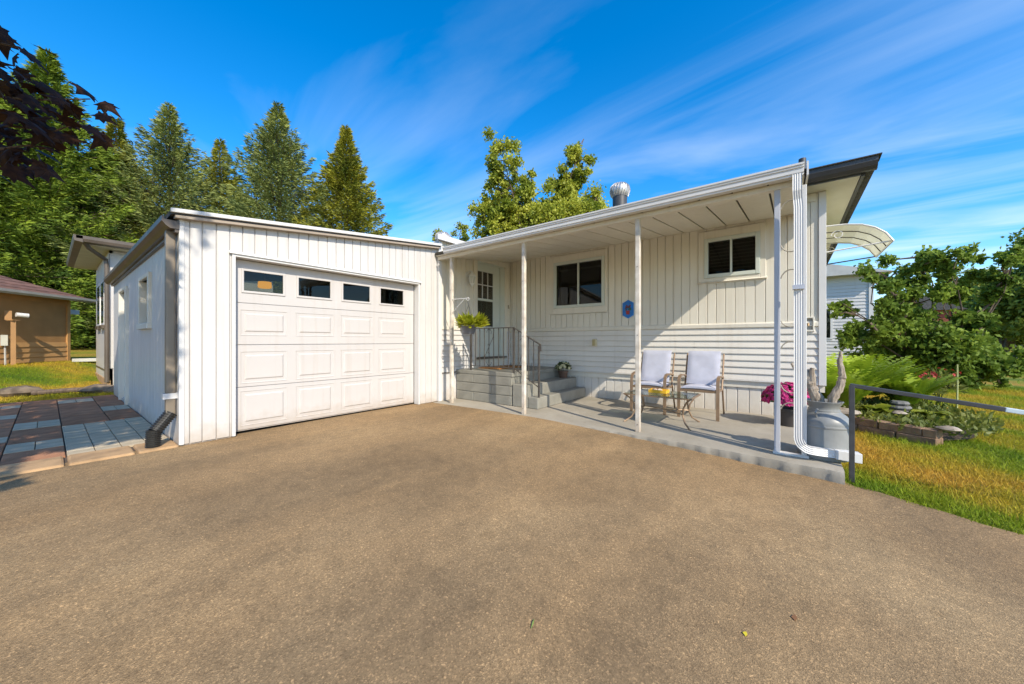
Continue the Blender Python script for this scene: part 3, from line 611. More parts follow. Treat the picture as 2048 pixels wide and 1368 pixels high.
tag(MB().lathe([(.045, 3.3), (.045, 3.74), (.038, 3.745)], (6.62, -.15, 0), 14).build('vent_pipe', CHAR, None, True), 'black plumbing vent pipe above the right end of the porch roof', 'pipe')

# ================================================================== porch roof
pr = thing('porch_roof', 'white porch roof of panels on slim posts with gutter', 'porch roof', (4.5, -.11, 0))
def cz(x): return 2.70 + (x - 4.42) * (2.985 - 2.70) / (6.70 - 4.42)
ye = [-.125, .17] + [.17 + .314 * k for k in range(1, 17)]; ye = [q for q in ye if q < 5.15] + [5.205]
for a, b in zip(ye, ye[1:]):
    a += .009; b -= .009
    MB().hexa([(4.42, a, cz(4.42)), (6.685, a, cz(6.685)), (6.685, b, cz(6.685)), (4.42, b, cz(4.42))], [(4.42, a, cz(4.42) + .02), (6.685, a, cz(6.685) + .02), (6.685, b, cz(6.685) + .02), (4.42, b, cz(4.42) + .02)]).build('ceiling_panel', CREAM, pr, bevel=.003, segs=1)
MB().hexa([(4.40, -.13, cz(4.4) + .028), (6.69, -.13, cz(6.69) + .028), (6.69, 5.205, cz(6.69) + .028), (4.40, 5.205, cz(4.4) + .028)], [(4.40, -.13, cz(4.4) + .07), (6.69, -.13, cz(6.69) + .07), (6.69, 5.205, cz(6.69) + .07), (4.40, 5.205, cz(4.4) + .07)]).build('roof_sheet', M('groove_shade_dark', (.05, .045, .035), .7), pr)  # near-black sheet: shade of the panel grooves put into its colour
MB().prism([(4.415, 2.695), (4.338, 2.695), (4.338, 2.712), (4.328, 2.717), (4.328, 2.758), (4.318, 2.764), (4.318, 2.802), (4.335, 2.805), (4.335, 2.785), (4.415, 2.785)], 'y', -.11, 4.9).build('gutter', WHITE2, pr, bevel=.002)
MB().box(4.310, 4.3175, -.112, 4.902, 2.785, 2.803).build('gutter_lip', WHITE2, pr)
MB().box(4.46, 4.54, -.10, 5.2, 2.645, 2.702).build('beam', CREAM, pr, bevel=.004)
MB().hexa([(4.33, -.145, 2.68), (6.69, -.145, 2.955), (6.69, -.13, 2.955), (4.33, -.13, 2.68)], [(4.33, -.145, 2.81), (6.69, -.145, 3.075), (6.69, -.13, 3.075), (4.33, -.13, 2.81)]).build('end_flashing', WHITE2, pr)
POSTM = M('weathered_white_post', (.60, .53, .43), .55, .2, 9., c2=(.68, .63, .55), dirt=.6)
for y in (4.86, 3.24, 1.49):
    p = MB().box(4.473, 4.527, y - .027, y + .027, .0, 2.645).build('post', POSTM, pr, bevel=.004)
    for z in (.09, 1.2, 2.05): MB().lathe([(.001, -.004), (.006, -.003), (.006, .003), (.001, .004)], (0, 0, 0), 8).build('bolt', BRONZE, p).matrix_basis = Matrix.Translation((-.028, 0, z - 1.32)) @ Matrix.Rotation(R(90), 4, 'Y')
# ornamental scroll post at the right end
sp = MB().box(4.475, 4.525, .07, .12, 0.0, 2.645).build('post', M('shade_tinted_post', (.47, .48, .52), .45, .06, 3.), pr, bevel=.004)  # blue-grey tint puts this post's shade into its colour
MB().box(4.48, 4.52, -.135, -.095, 0.0, 2.645).build('post', WHITE2, pr, bevel=.004)
MB().box(4.47, 4.53, -.15, .13, .0, .022).build('base_rail', WHITE2, pr)
def scroll(z, h, flip=1):
    pts = []
    for i in range(17):
        t = i / 16 * math.pi * 1.25; pts.append((4.5, -.015 + .085 * math.cos(t + .3) * 1.0, z + flip * h * .35 * math.sin(t + .3)))
    pts.append((4.5, -.09, z - flip * h * .55)); return pts
for i, (z, h, fl) in enumerate(((2.42, .3, 1), (2.12, .3, -1), (1.72, .34, 1), (1.36, .26, -1), (1.02, .3, 1), (.72, .3, -1), (.42, .28, 1))):
    s_ = MB().tube(scroll(z, h, fl), .006, 6).build('scroll', M('scroll_iron', (.30, .27, .22), .5), pr, True)
    MB().lathe([(.001, -.05), (.014, -.01), (.012, .02), (.002, .05)], (4.5, -.05, z - fl * h * .35), 6).build('leaf', CHAR, s_, True)
# ribbed downspout
def ribbed(mb, pts, w=.07, d=.05):
    pts = [Vector(p) for p in pts]
    prof = []
    k = 9
    for i in range(k): prof.append((-w / 2 + w * i / (k - 1), -d / 2 + (.004 if i % 2 else 0)))
    prof += [(w / 2, d / 2), (-w / 2, d / 2)]
    n = len(prof); vs = []
    for i, p in enumerate(pts):
        t = (pts[min(i + 1, len(pts) - 1)] - pts[max(i - 1, 0)]).normalized()
        side = Vector((.22, -.975, 0)); side = (side - t * side.dot(t))
        hv = Vector((.25, -.97, 0)); sd = Vector((.97, .25, 0)) * 0 + None if False else None
        a = Vector((0, -1, 0)) if abs(t.z) > .7 else Vector((0, 0, 1)); a = (a - t * a.dot(t)).normalized(); b = t.cross(a).normalized()
        if b.x < 0: b = -b
        for x_, y_ in prof: vs.append(p + a * x_ + b * y_)
    fs = [(i * n + j, i * n + (j + 1) % n, (i + 1) * n + (j + 1) % n, (i + 1) * n + j) for i in range(len(pts) - 1) for j in range(n)] + [tuple(range(n)), tuple((len(pts) - 1) * n + j for j in range(n))]
    mb.add(vs, fs)
mb = MB(); ribbed(mb, [(4.355, -.06, 2.72), (4.355, -.06, 2.56), (4.375, -.065, 2.48), (4.375, -.07, 2.4), (4.36, -.07, .22)])
dsp = mb.build('downspout', WHITE2, pr)
mb = MB(); arc = [(4.36, -.07, .225)]
for i in range(1, 8): t = i / 7 * math.pi / 2; arc.append((4.36 + .02 * (1 - math.cos(t)), -.07 - .10 * (1 - math.cos(t)), .225 - .12 * math.sin(t)))
ribbed(mb, arc); mb.build('elbow', WHITE2, dsp)
mb = MB(); ribbed(mb, [(4.38, -.165, .105), (4.46, -.36, .085)]); mb.build('outlet_pipe', WHITE2, dsp)
MB().hexa([(4.415, -.34, .045), (4.505, -.32, .045), (4.545, -.50, .03), (4.455, -.52, .03)], [(4.415, -.34, .128), (4.505, -.32, .128), (4.545, -.50, .115), (4.455, -.52, .115)]).build('outlet_end', WHITE2, dsp, bevel=.004)
MB().box(4.315, 4.405, -.115, -.025, 1.62, 1.66).build('strap', M('zinc_strap', (.5, .5, .55), .4, metal=.3), dsp)

# ================================================================== steps, railing, mat
st = thing('concrete_steps', 'grey painted concrete block steps up to the entry door', 'steps', (4.93, 3.27, 0))
MB().box(4.95, 6.66, 3.82, 5.19, .0, .50).build('core', CONC, st)
MB().box(4.93, 6.68, 3.80, 5.195, .50, .575).build('landing', CONC, st, bevel=.012)
MB().box(4.93, 6.68, 3.47, 3.80, .0, .385).build('tread', CONC, st, bevel=.014); MB().box(4.93, 6.68, 3.27, 3.468, .0, .195).build('tread', CONC, st, bevel=.014)
for r_, (z0, z1) in enumerate(((.0, .165), (.17, .335), (.34, .495))):
    y = 5.19; off = .0 if r_ % 2 else .45; ln = .9
    ys = [5.19, 5.19 - (off or ln)]
    while ys[-1] > 3.84: ys.append(max(3.82, ys[-1] - ln))
    for a, b in zip(ys, ys[1:]): MB().box(4.93, 4.96, b + .002, a - .002, z0 + .003, z1 - .001).build('block', CONC, st, bevel=.008, segs=1)
rl = thing('stair_railing', 'black wrought iron railing with scrolls on the entry steps', 'railing', (4.97, 4.82, .575))
X = 4.97
def rod(name, a, b, w=.014, par=rl): return MB().bar(a, b, w, w, (1, 0, 0)).build(name, IRON, par)
rod('newel', (X, 4.83, .575), (X, 4.83, 1.365), .028); rod('newel', (X, 3.80, .575), (X, 3.80, 1.365), .028); rod('newel', (X, 3.275, .195), (X, 3.275, 1.05), .026)
mb = MB(); mb.bar((X, 4.84, 1.365), (X, 3.79, 1.365), .034, .016); mb.bar((X, 3.80, 1.363), (X, 3.25, 1.07), .034, .016); mb.bar((X, 3.253, 1.075), (X, 3.243, .96), .034, .018, (1, 0, 0)); mb.build('handrail', IRON, rl)
mb = MB(); mb.bar((X, 4.83, .66), (X, 3.80, .66), .014, .012); mb.bar((X, 3.80, .66), (X, 3.275, .36), .014, .012); mb.build('bottom_rail', IRON, rl)
for k in range(1, 9):
    y = 4.83 - k * (1.03 / 9); rod('baluster', (X, y, .66), (X, y, 1.36), .012)
for k in range(1, 5):
    y = 3.80 - k * .105; f_ = (3.80 - y) / .525; rod('baluster', (X, y, .66 - .3 * f_), (X, y, 1.355 - .285 * f_), .012)
def sc(yc, zc, s_):
    pts = [(X, yc + s_ * .05 * math.cos(t), zc + .25 * s_ / abs(s_) * 1 * .2 + .06 * math.sin(t)) for t in np.linspace(.2, math.pi, 8)]
    return pts
mb = MB(); y0 = 4.83 - 3 * .1144; y1 = 4.83 - 5 * .1144; ym = (y0 + y1) / 2
mb.tube([(X, ym + .055 * math.cos(t), 1.29 + .06 * math.sin(t)) for t in np.linspace(math.pi + .6, -.1, 14)] + [(X, ym - .055, 1.22)][:0], .006, 5)
mb.tube([(X, y1 + .005, 1.28), (X, y1 + .012, 1.2), (X, y0 - .01, .84), (X, y0 - .005, .76)], .006, 5)
mb.tube([(X, ym + .055 * math.cos(t), .735 - .055 * math.sin(t)) for t in np.linspace(-.2, math.pi + .2, 12)], .006, 5)
for zc in (1.05, .9): mb.tube([(X, ym + .02 * math.cos(t) + .01, zc + .025 * math.sin(t)) for t in np.linspace(0, 4.2, 9)], .005, 5)
mb.build('scroll', IRON, rl)
mb = MB(); mb.tube([(X, 3.62 + .05 * math.cos(t), 1.12 + .05 * math.sin(t)) for t in np.linspace(.4, 3.4, 10)], .006, 5); mb.tube([(X, 3.55, 1.1), (X, 3.68, .72)], .006, 5); mb.build('scroll', IRON, rl)
tag(MB().box(5.35, 6.25, 4.45, 5.0, .577, .595).build('doormat', COIR, None, bevel=.006), 'brown coir doormat on the landing in front of the entry door', 'doormat')

# ================================================================== wall lantern, plaque, boxes
wl = thing('wall_lantern', 'white carriage lantern on the wall left of the entry door', 'lantern', (5.27, DYW - .012, 2.38))
LW = M('white_enamel', (.66, .66, .63), .4); LX, LY = 5.27, DYW - .13
MB().lathe([(.001, 0), (.05, .003), (.055, .012), (.04, .02), (.001, .022)], (0, 0, 0), 16).build('back_plate', LW, wl, True).matrix_basis = Matrix.Translation((-.02, 0, .11)) @ Matrix.Rotation(R(90), 4, 'X')
MB().tube([(LX - .02, DYW - .02, 2.49), (LX - .02, DYW - .07, 2.545), (LX, LY + .01, 2.55), (LX, LY, 2.515)], .012, 8).build('arm', LW, wl, True)
MB().lathe([(.008, .13), (.02, .115), (.035, .10), (.085, .045), (.09, .035)], (LX, LY, 2.40), 6).build('cap', LW, wl)
MB().lathe([(.072, .033), (.04, -.10)], (LX, LY, 2.40), 6, False).build('lantern_glass', M('frosted_glass', (.50, .50, .44), .25, .06), wl)
mb = MB()
for k in range(6):
    a = k * math.pi / 3; mb.tube([(LX + .078 * math.cos(a), LY + .078 * math.sin(a), 2.435), (LX + .043 * math.cos(a), LY + .043 * math.sin(a), 2.30)], .007, 5)
mb.lathe([(.05, -.10), (.045, -.115), (.02, -.14), (.012, -.17), (.002, -.185)], (LX, LY, 2.40), 12); mb.build('cage', LW, wl)

pq = thing('wall_plaque', 'blue hexagonal plaque with a flower pot picture on the porch wall', 'plaque', (W - .014, 2.398, 1.555))
def hexp(s_): return [(2.398 + y * s_, 1.729 + z * s_) for y, z in ((0, -.175), (.105, -.115), (.105, .115), (0, .175), (-.105, .115), (-.105, -.115))]
BL = M('plaque_blue', (.01, .20, .62), .35, .1, 12.)
MB().prism(hexp(1), 'x', W - .03, W - .013).build('board', BL, pq, bevel=.003); 
MB().prism(hexp(.93), 'x', W - .033, W - .0305).build('field', M('plaque_blue_deep', (.008, .15, .52), .4, .1, 12.), pq)
def disc(y, z, r_, x0, n=9): return [(y + r_ * math.cos(2 * math.pi * i / n), z + r_ * math.sin(2 * math.pi * i / n)) for i in range(n)]
MB().prism([(2.37, 1.63), (2.425, 1.63), (2.435, 1.70), (2.36, 1.70)], 'x', W - .039, W - .0335).build('painted_pot', M('painted_red', (.30, .03, .03), .5), pq)
mb = MB(); [mb.prism(disc(2.398 + random.uniform(-.05, .05), 1.745 + random.uniform(-.04, .03), .016, 0), 'x', W - .0385 - .0004 * i, W - .0335) for i in range(9)]; mb.build('painted_leaves', M('painted_green', (.02, .09, .05), .5), pq)
mb = MB(); [mb.prism(disc(2.398 + random.uniform(-.05, .05), 1.775 + random.uniform(-.03, .035), .014, 0), 'x', W - .0425 - .0004 * i, W - .0335) for i in range(9)]; mb.build('painted_blossoms', M('painted_purple', (.12, .03, .10), .5, .4, 40., c2=(.28, .05, .06)), pq)

ob = thing('outlet_box', 'small cream weatherproof outlet box on the porch lap siding', 'outlet', (W - .026, 3.06, 1.02))
MB().box(W - .085, W - .022, 3.02, 3.10, 1.03, 1.17).build('box', M('aged_cream_plastic', (.52, .46, .30), .5), ob, bevel=.008); MB().box(W - .095, W - .082, 3.03, 3.09, 1.045, 1.155).build('flap', M('aged_cream_flap', (.40, .33, .16), .5), ob, bevel=.004)
tb = thing('tap_box', 'recessed white utility box with hose tap near the house corner', 'tap box', (W - .03, -.22, 1.26))
mb = MB(); a, b, c, d = -.285, -.155, 1.265, 1.475
mb.box(W - .05, W - .0125, a, a + .02, c, d).box(W - .05, W - .0125, b - .02, b, c, d).box(W - .05, W - .0125, a + .02, b - .02, c, c + .025).box(W - .05, W - .0125, a + .02, b - .02, d - .02, d).build('frame', CREAM, tb, bevel=.004)
MB().box(W - .02, W - .0125, a + .02, b - .02, c + .025, d - .02).build('recess', M('recess_grey', (.30, .29, .26), .6), tb)
MB().tube([(W - .02, -.215, 1.38), (W - .06, -.215, 1.375), (W - .07, -.215, 1.345)], .012, 7).build('tap', M('brass', (.30, .2, .1), .4, metal=.7), tb, True)
tag(MB().box(6.585, 6.615, DYW - .035, DYW - .012, 1.88, 1.97).build('doorbell', M('bell_tan', (.35, .3, .22), .5), None, bevel=.004), 'small tan doorbell beside the entry door frame', 'doorbell')

# ================================================================== side awning
aw = thing('door_awning', 'pale curved awning with scroll brackets on the house end wall', 'awning', (7.4, -.41, 2.3))
AWM = M('translucent_awning', (.62, .60, .46), .5, .06, 3., trans=.35)
prof = [(-.42, 2.80), (-.62, 2.79), (-.80, 2.755), (-.93, 2.69), (-1.03, 2.60), (-1.10, 2.48)]
xa, xb2 = 6.9, 8.1; nrib = 26
vs = []; fs = []
for i in range(nrib * 2 + 1):
    x = xa + (xb2 - xa) * i / (nrib * 2)
    for y, z in prof: vs.append((x, y, z + (.008 if i % 2 else 0)))
    if i: k = len(prof); fs += [((i - 1) * k + j, (i - 1) * k + j + 1, i * k + j + 1, i * k + j) for j in range(k - 1)]
MB().add(vs, fs).build('canopy', AWM, aw)
for x in (xa, xb2): MB().tube([(x, y, z - .01) for y, z in prof], .012, 6).build('edge_rib', WHITE2, aw, True)
for x in (7.3, 7.7): MB().tube([(x, y, z - .012) for y, z in prof], .007, 5).build('rib', IRON, aw, True)
MB().tube([(xa, -1.10, 2.475), (xb2, -1.10, 2.475)], .014, 6).build('front_bar', WHITE2, aw)
for x in (xa + .03, xb2 - .03):
    MB().tube([(x, -.42, 2.42), (x, -1.08, 2.475)], .01, 5).build('bracket', IRON if x > 7.5 else WHITE2, aw)
    MB().tube([(x, -.55 + .07 * math.cos(t) * (1 - t / 12), 2.65 + .07 * math.sin(t) * (1 - t / 12)) for t in np.linspace(0, 8, 20)], .006, 5).build('scroll', WHITE2, aw)

# ================================================================== porch furniture
def make_chair(label, y):
    t = thing('patio_chair', label, 'chair', (5.75, y, 0), 'patio chairs on the porch')     # faces -X
    w = .255; B = .022
    def pc(n, a, b, ww=.036, hh=.02): return MB().bar(a, b, ww, hh, (1, 0, 0)).build(n, BEIGE, t, bevel=.003)
    for s_ in (-1, 1):
        yy = y + s_ * w
        pts = [(5.76, yy, 0), (5.765, yy, .30), (5.77, yy, .50), (5.79, yy, .565), (5.84, yy, .60), (5.95, yy, .615), (6.12, yy, .60), (6.24, yy, .575)]
        mb = MB()
        for a, b in zip(pts, pts[1:]): mb.bar(a, b, .042, .018, (1, 0, .01) if a[2] < .5 else (0, 0, 1))
        mb = MB(); vs = []; fs = []
        for i, p in enumerate(pts):
            d = Vector(pts[min(i + 1, 7)]) - Vector(pts[max(i - 1, 0)]); d.normalize(); n_ = Vector((-d.z, 0, d.x)) * .010
            for q, e_ in ((-.021, -1), (.021, -1), (.021, 1), (-.021, 1)): vs.append((p[0] + n_.x * e_, p[1] + q, p[2] + n_.z * e_))
            if i: fs += [((i - 1) * 4 + j, (i - 1) * 4 + (j + 1) % 4, i * 4 + (j + 1) % 4, i * 4 + j) for j in range(4)]
        fs += [(0, 1, 2, 3), (28, 29, 30, 31)]; mb.add(vs, fs).build('arm_and_front_leg', BEIGE, t, True)
        mb = MB(); mb.tube([(6.40, yy * .985 + y * .015, 0), (6.22, yy, .40), (6.18, yy, .44)], .013, 8); mb.build('rear_leg', BEIGE, t, True)
        MB().tube([(6.16, yy, .40), (6.24, yy, .58), (6.36, yy, .93)], .013, 8).build('back_upright', BEIGE, t, True)
    pc('seat_rail', (5.775, y - w, .405), (5.775, y + w, .405)); pc('seat_rail', (6.17, y - w, .39), (6.17, y + w, .39)); pc('seat_rail', (5.775, y - w + .01, .40), (6.17, y - w + .01, .395)); pc('seat_rail', (5.775, y + w - .01, .40), (6.17, y + w - .01, .395))
    def cushion(name, f_, nu, nv, th):
        vs = []; fs = []
        for side in (1, -1):
            for i in range(nu + 1):
                for j in range(nv + 1):
                    u = i / nu; v = j / nv; e_ = min(1, 6.5 * min(u, 1 - u, v, 1 - v) + .18) ** .5
                    pufft = th * e_ * (1 + .10 * math.sin(u * 9 + y * 3) * math.sin(v * 7 + 1) + .05 * math.sin(u * 23 + v * 11 + y)); p, n_ = f_(u, v); vs.append(p + n_ * pufft * side * .5)
        k = (nu + 1) * (nv + 1)
        for i in range(nu):
            for j in range(nv):
                a = i * (nv + 1) + j; q = (a, a + 1, a + nv + 2, a + nv + 1); fs += [q, tuple(k + z_ for z_ in q[::-1])]
        rim = [j for j in range(nv + 1)] + [i * (nv + 1) + nv for i in range(1, nu + 1)] + [nu * (nv + 1) + j for j in range(nv - 1, -1, -1)] + [i * (nv + 1) for i in range(nu - 1, 0, -1)]
        for a, b in zip(rim, rim[1:] + rim[:1]): fs.append((b, a, k + a, k + b))
        return MB().add(vs, fs).build(name, CUSH, t, True)
    cushion('seat_cushion', lambda u, v: (Vector((5.755 + .43 * u, y - .22 + .44 * v, .445 - .02 * u + .012 * math.sin(v * math.pi))), Vector((0, 0, 1))), 14, 14, .06)
    d = Vector((.17, 0, .5)).normalized(); nn = Vector((-d.z, 0, d.x))
    cushion('back_cushion', lambda u, v: (Vector((6.145, y - .225 + .45 * v, .46)) + d * (.53 * u) + nn * .02, nn), 16, 14, .06)
make_chair('lavender cushioned patio chair nearer the steps', 1.76)
make_chair('lavender cushioned patio chair nearer the magenta flowers', 1.05)
tb_ = thing('patio_table', 'low glass topped patio table with curved bronze legs', 'table', (5.25, 1.40, 0))
TX0, TX1, TY0, TY1, TZ = 4.96, 5.54, .98, 1.84, .40
MB().box(TX0 + .012, TX1 - .012, TY0 + .012, TY1 - .012, TZ - .004, TZ + .004).build('glass_top', TABLEG, tb_)
mb = MB()
for a, b in (((TX0, TY0), (TX1, TY0)), ((TX1, TY0), (TX1, TY1)), ((TX1, TY1), (TX0, TY1)), ((TX0, TY1), (TX0, TY0))): mb.bar((*a, TZ - .012), (*b, TZ - .012), .022, .016)
mb.build('rim', BEIGE, tb_)
for cx_, cy_ in ((TX0, TY0), (TX1, TY0), (TX1, TY1), (TX0, TY1)):
    ix = 1 if cx_ == TX0 else -1; iy = 1 if cy_ == TY0 else -1
    pts = [(cx_ + ix * .01, cy_ + iy * .01, TZ - .015), (cx_ + ix * .05, cy_ + iy * .06, TZ - .06), (cx_ + ix * .10, cy_ + iy * .11, TZ - .15), (cx_ + ix * .11, cy_ + iy * .12, TZ - .24), (cx_ + ix * .07, cy_ + iy * .085, TZ - .33), (cx_ - ix * .0, cy_ + iy * .02, .012), (cx_ - ix * .015, cy_ + iy * .005, .004)]
    MB().tube(pts, .011, 8).build('leg', BEIGE, tb_, True)
mb = MB(); mb.tube([(TX0 + .11, TY0 + .12, .17), (5.25, 1.41, .19), (TX1 - .11, TY1 - .12, .17)], .008, 6); mb.tube([(TX1 - .11, TY0 + .12, .17), (5.25, 1.41, .19), (TX0 + .11, TY1 - .12, .17)], .008, 6); mb.build('cross_brace', BEIGE, tb_, True)
ty = thing('yellow_tray', 'yellow tray of odds and ends on the glass table', 'tray', (5.26, 1.45, TZ + .004))
YEL = M('yellow_plastic', (.70, .38, .02), .45, .08)
mb = MB(); mb.box(5.17, 5.35, 1.33, 1.57, TZ + .005, TZ + .012)
for a in ((5.17, 5.178, 1.33, 1.57), (5.342, 5.35, 1.33, 1.57), (5.178, 5.342, 1.33, 1.338), (5.178, 5.342, 1.562, 1.57)): mb.box(*a, TZ + .012, TZ + .05)
mb.build('tray', YEL, ty, bevel=.003)
for i in range(8):
    MB().lathe([(.004, -.02), (.022, -.008), (.022, .008), (.004, .02)], (5.2 + random.random() * .12, 1.36 + random.random() * .18, TZ + .04), 8).build('shell', M('shell_%d' % (i % 3), ((.5, .4, .3), (.22, .10, .06), (.55, .48, .38))[i % 3], .5), ty, True)

# ================================================================== pots, can, basket
def blob_leaves(name, c, rx, ry, rz_, n, ln, wd, mat, parent, up=.3, inner=.4, fold=.15):
    d = rand_unit(n); d[:, 2] = np.abs(d[:, 2]) * 1.0 - .15; d = unit(d); rr = (inner + (1 - inner) * RNG.random(n) ** .5)[:, None]
    P = np.array(c) + d * rr * np.array([rx, ry, rz_]); A = unit(d + rand_unit(n) * .7 + np.array([0, 0, up])); B = unit(np.cross(A, rand_unit(n)))
    me = leaves_mesh(name, P - np.array(c), A, B, ln * (.6 + .8 * RNG.random(n)), wd * (.6 + .8 * RNG.random(n)), fold)
    return link_mesh(name, me, Vector(c), mat, parent)
def petals(name, c, rx, ry, rz_, n, r_, mat, parent, lower=-.1, k=9):
    """flower heads: small double rosettes spread over a dome"""
    V = []; Q = []
    for i in range(n):
        while True:
            d = Vector(RNG.normal(size=3)).normalized()
            if d.z > lower: break
        p = Vector(c) + Vector((d.x * rx, d.y * ry, d.z * rz_)) * random.uniform(.9, 1.04); a = d.orthogonal().normalized(); b = d.cross(a)
        for ring, (rr, lift) in enumerate(((1, .15), (.6, .45))):
            for j in range(k):
                t = 2 * math.pi * (j + ring * .5) / k; dr_ = a * math.cos(t) + b * math.sin(t); sd = (a * -math.sin(t) + b * math.cos(t)) * r_ * .28
                b0 = len(V); V += [p + d * r_ * .2, p + dr_ * r_ * rr * .6 + sd + d * r_ * lift, p + dr_ * r_ * rr + d * r_ * lift * 1.1, p + dr_ * r_ * rr * .6 - sd + d * r_ * lift]; Q.append((b0, b0 + 1, b0 + 2, b0 + 3))
    V = np.array([tuple(q) for q in V]) - np.array(c); return link_mesh(name, np_mesh(name, V, np.array(Q)), Vector(c), mat, parent)
mm = thing('magenta_chrysanthemum', 'round magenta chrysanthemum in a dark pot at the porch corner', 'potted flower', (6.08, .0, 0))
MB().lathe([(.12, 0), (.15, .20), (.165, .205), (.165, .235), (.15, .235), (.14, .20)], (6.08, .0, 0), 24).build('pot', M('dark_brown_pot', (.05, .042, .038), .5), mm, True)
blob_leaves('leaves', (6.08, .0, .33), .27, .27, .18, 700, .06, .03, MUMG, mm); petals('blossoms', (6.08, .0, .34), .30, .30, .22, 420, .03, MAG, mm, -.12)
wm = thing('white_chrysanthemum', 'white chrysanthemum in a small brown pot on the steps', 'potted flower', (6.42, 3.64, .385))
MB().lathe([(.075, .385), (.095, .50), (.105, .505), (.105, .525), (.09, .525)], (6.42, 3.64, 0), 20).build('pot', M('brown_pot', (.10, .055, .035), .55), wm, True)
blob_leaves('leaves', (6.42, 3.64, .575), .135, .135, .11, 420, .05, .026, MUMG, wm); petals('blossoms', (6.42, 3.64, .575), .145, .145, .12, 34, .036, CRM, wm, .0)

cn = thing('milk_can', 'large grey painted milk can beside the porch downspout', 'milk can', (4.66, -.27, 0))
MB().lathe([(.185, 0), (.20, .005), (.205, .03), (.20, .05), (.20, .34), (.195, .365), (.17, .41), (.13, .44), (.118, .46), (.115, .49), (.14, .53), (.148, .545), (.14, .548), (.108, .50), (.10, .42)], (4.66, -.27, 0), 36, False).build('body', CANM, cn, True)
MB().lathe([(.2, .30), (.204, .305), (.204, .32), (.2, .325)], (4.66, -.27, 0), 36, False).build('band', CANM, cn, True)
MB().lathe([(.119, .445), (.125, .45), (.125, .462), (.119, .467)], (4.66, -.27, 0), 36, False).build('band', CANM, cn, True)
for s_ in (-1, 1): MB().tube([(4.66 + s_ * .155, -.27 - s_ * .06, .40), (4.66 + s_ * .19, -.27 - s_ * .075, .45), (4.66 + s_ * .135, -.27 - s_ * .055, .475)], .009, 6).build('handle', CANM, cn, True)
def drift(label, paths):
    t = thing('driftwood', label, 'driftwood', paths[0][0][0], 'driftwood standing in the milk can')
    for pts, rr in paths:
        P = []; Rr = []
        for i in range(len(pts) - 1):
            for q in range(5):
                f_ = q / 5; P.append(Vector(pts[i]).lerp(Vector(pts[i + 1]), f_) + Vector((random.uniform(-1, 1), random.uniform(-1, 1), 0)) * .004); Rr.append((rr[i] * (1 - f_) + rr[i + 1] * f_) * random.uniform(.88, 1.12))
        P.append(Vector(pts[-1])); Rr.append(rr[-1]); MB().tube(P, Rr, 9).build('branch', DRIFT, t, True)
drift('thick forked driftwood leaning in the milk can behind the downspout', [([(4.70, -.26, .40), (4.68, -.22, .56), (4.70, -.17, .70), (4.72, -.135, .84)], [.05, .05, .045, .028]), ([(4.69, -.21, .62), (4.70, -.10, .74), (4.72, -.02, .90)], [.04, .022, .012]), ([(4.7, -.18, .70), (4.69, -.185, .86)], [.035, .02])])
drift('slim twisted driftwood rising at the right of the milk can', [([(4.64, -.30, .42), (4.62, -.335, .58), (4.62, -.39, .72), (4.63, -.40, .80), (4.63, -.385, .93), (4.63, -.39, 1.03)], [.034, .036, .036, .028, .022, .012])])

hb = thing('hanging_basket', 'lime green trailing plant in a grey pot hanging from the porch post', 'hanging basket', (4.49, 4.42, 1.25))
BP = M('slate_grey_pot', (.13, .135, .16), .4, .1)
MB().lathe([(.085, 1.25), (.10, 1.26), (.135, 1.385), (.15, 1.39), (.15, 1.405), (.13, 1.40)], (4.49, 4.42, 0), 22).build('pot', BP, hb, True)
mb = MB()
for k in range(3): a = k * 2.1; mb.tube([(4.49 + .14 * math.cos(a), 4.42 + .14 * math.sin(a), 1.40), (4.49, 4.42, 1.76)], .004, 4)
mb.tube([(4.49, 4.42, 1.76), (4.49, 4.44, 1.80), (4.49, 4.45, 1.84), (4.49, 4.43, 1.865)], .005, 5); mb.build('hanger', CHAR, hb)
n = 420; a = RNG.random(n) * 6.28; V = np.stack([np.cos(a), np.sin(a) * 1.25, RNG.random(n) * 1.2 - .35], 1)
P = np.array([4.49, 4.40, 1.42]) + V * np.array([.09, .13, .06]) + np.array([0, -.04, 0]); A = unit(V + np.array([0, -.45, .35]) + RNG.normal(size=(n, 3)) * .35); Bv = unit(np.cross(A, np.array([0, 0, 1.]) + RNG.normal(size=(n, 3)) * .3))
link_mesh('leaves', leaves_mesh('leaves', P, A, Bv, .10 + .12 * RNG.random(n), .035 + .035 * RNG.random(n), .2), Vector(), BASKL, hb)
bk = thing('plant_bracket', 'white scrolled iron bracket on the leftmost porch post', 'bracket', (4.5, 4.83, 1.70))
mb = MB(); mb.bar((4.49, 4.833, 1.885), (4.49, 4.44, 1.88), .012, .012); mb.tube([(4.49, 4.83, 1.64), (4.49, 4.7, 1.74), (4.49, 4.52, 1.87)], .006, 6); mb.tube([(4.49, 4.44 + .03 * math.sin(t), 1.865 + .028 * math.cos(t)) for t in np.linspace(0, -5, 12)], .006, 6); mb.build('bracket_arm', WHITE2, bk)

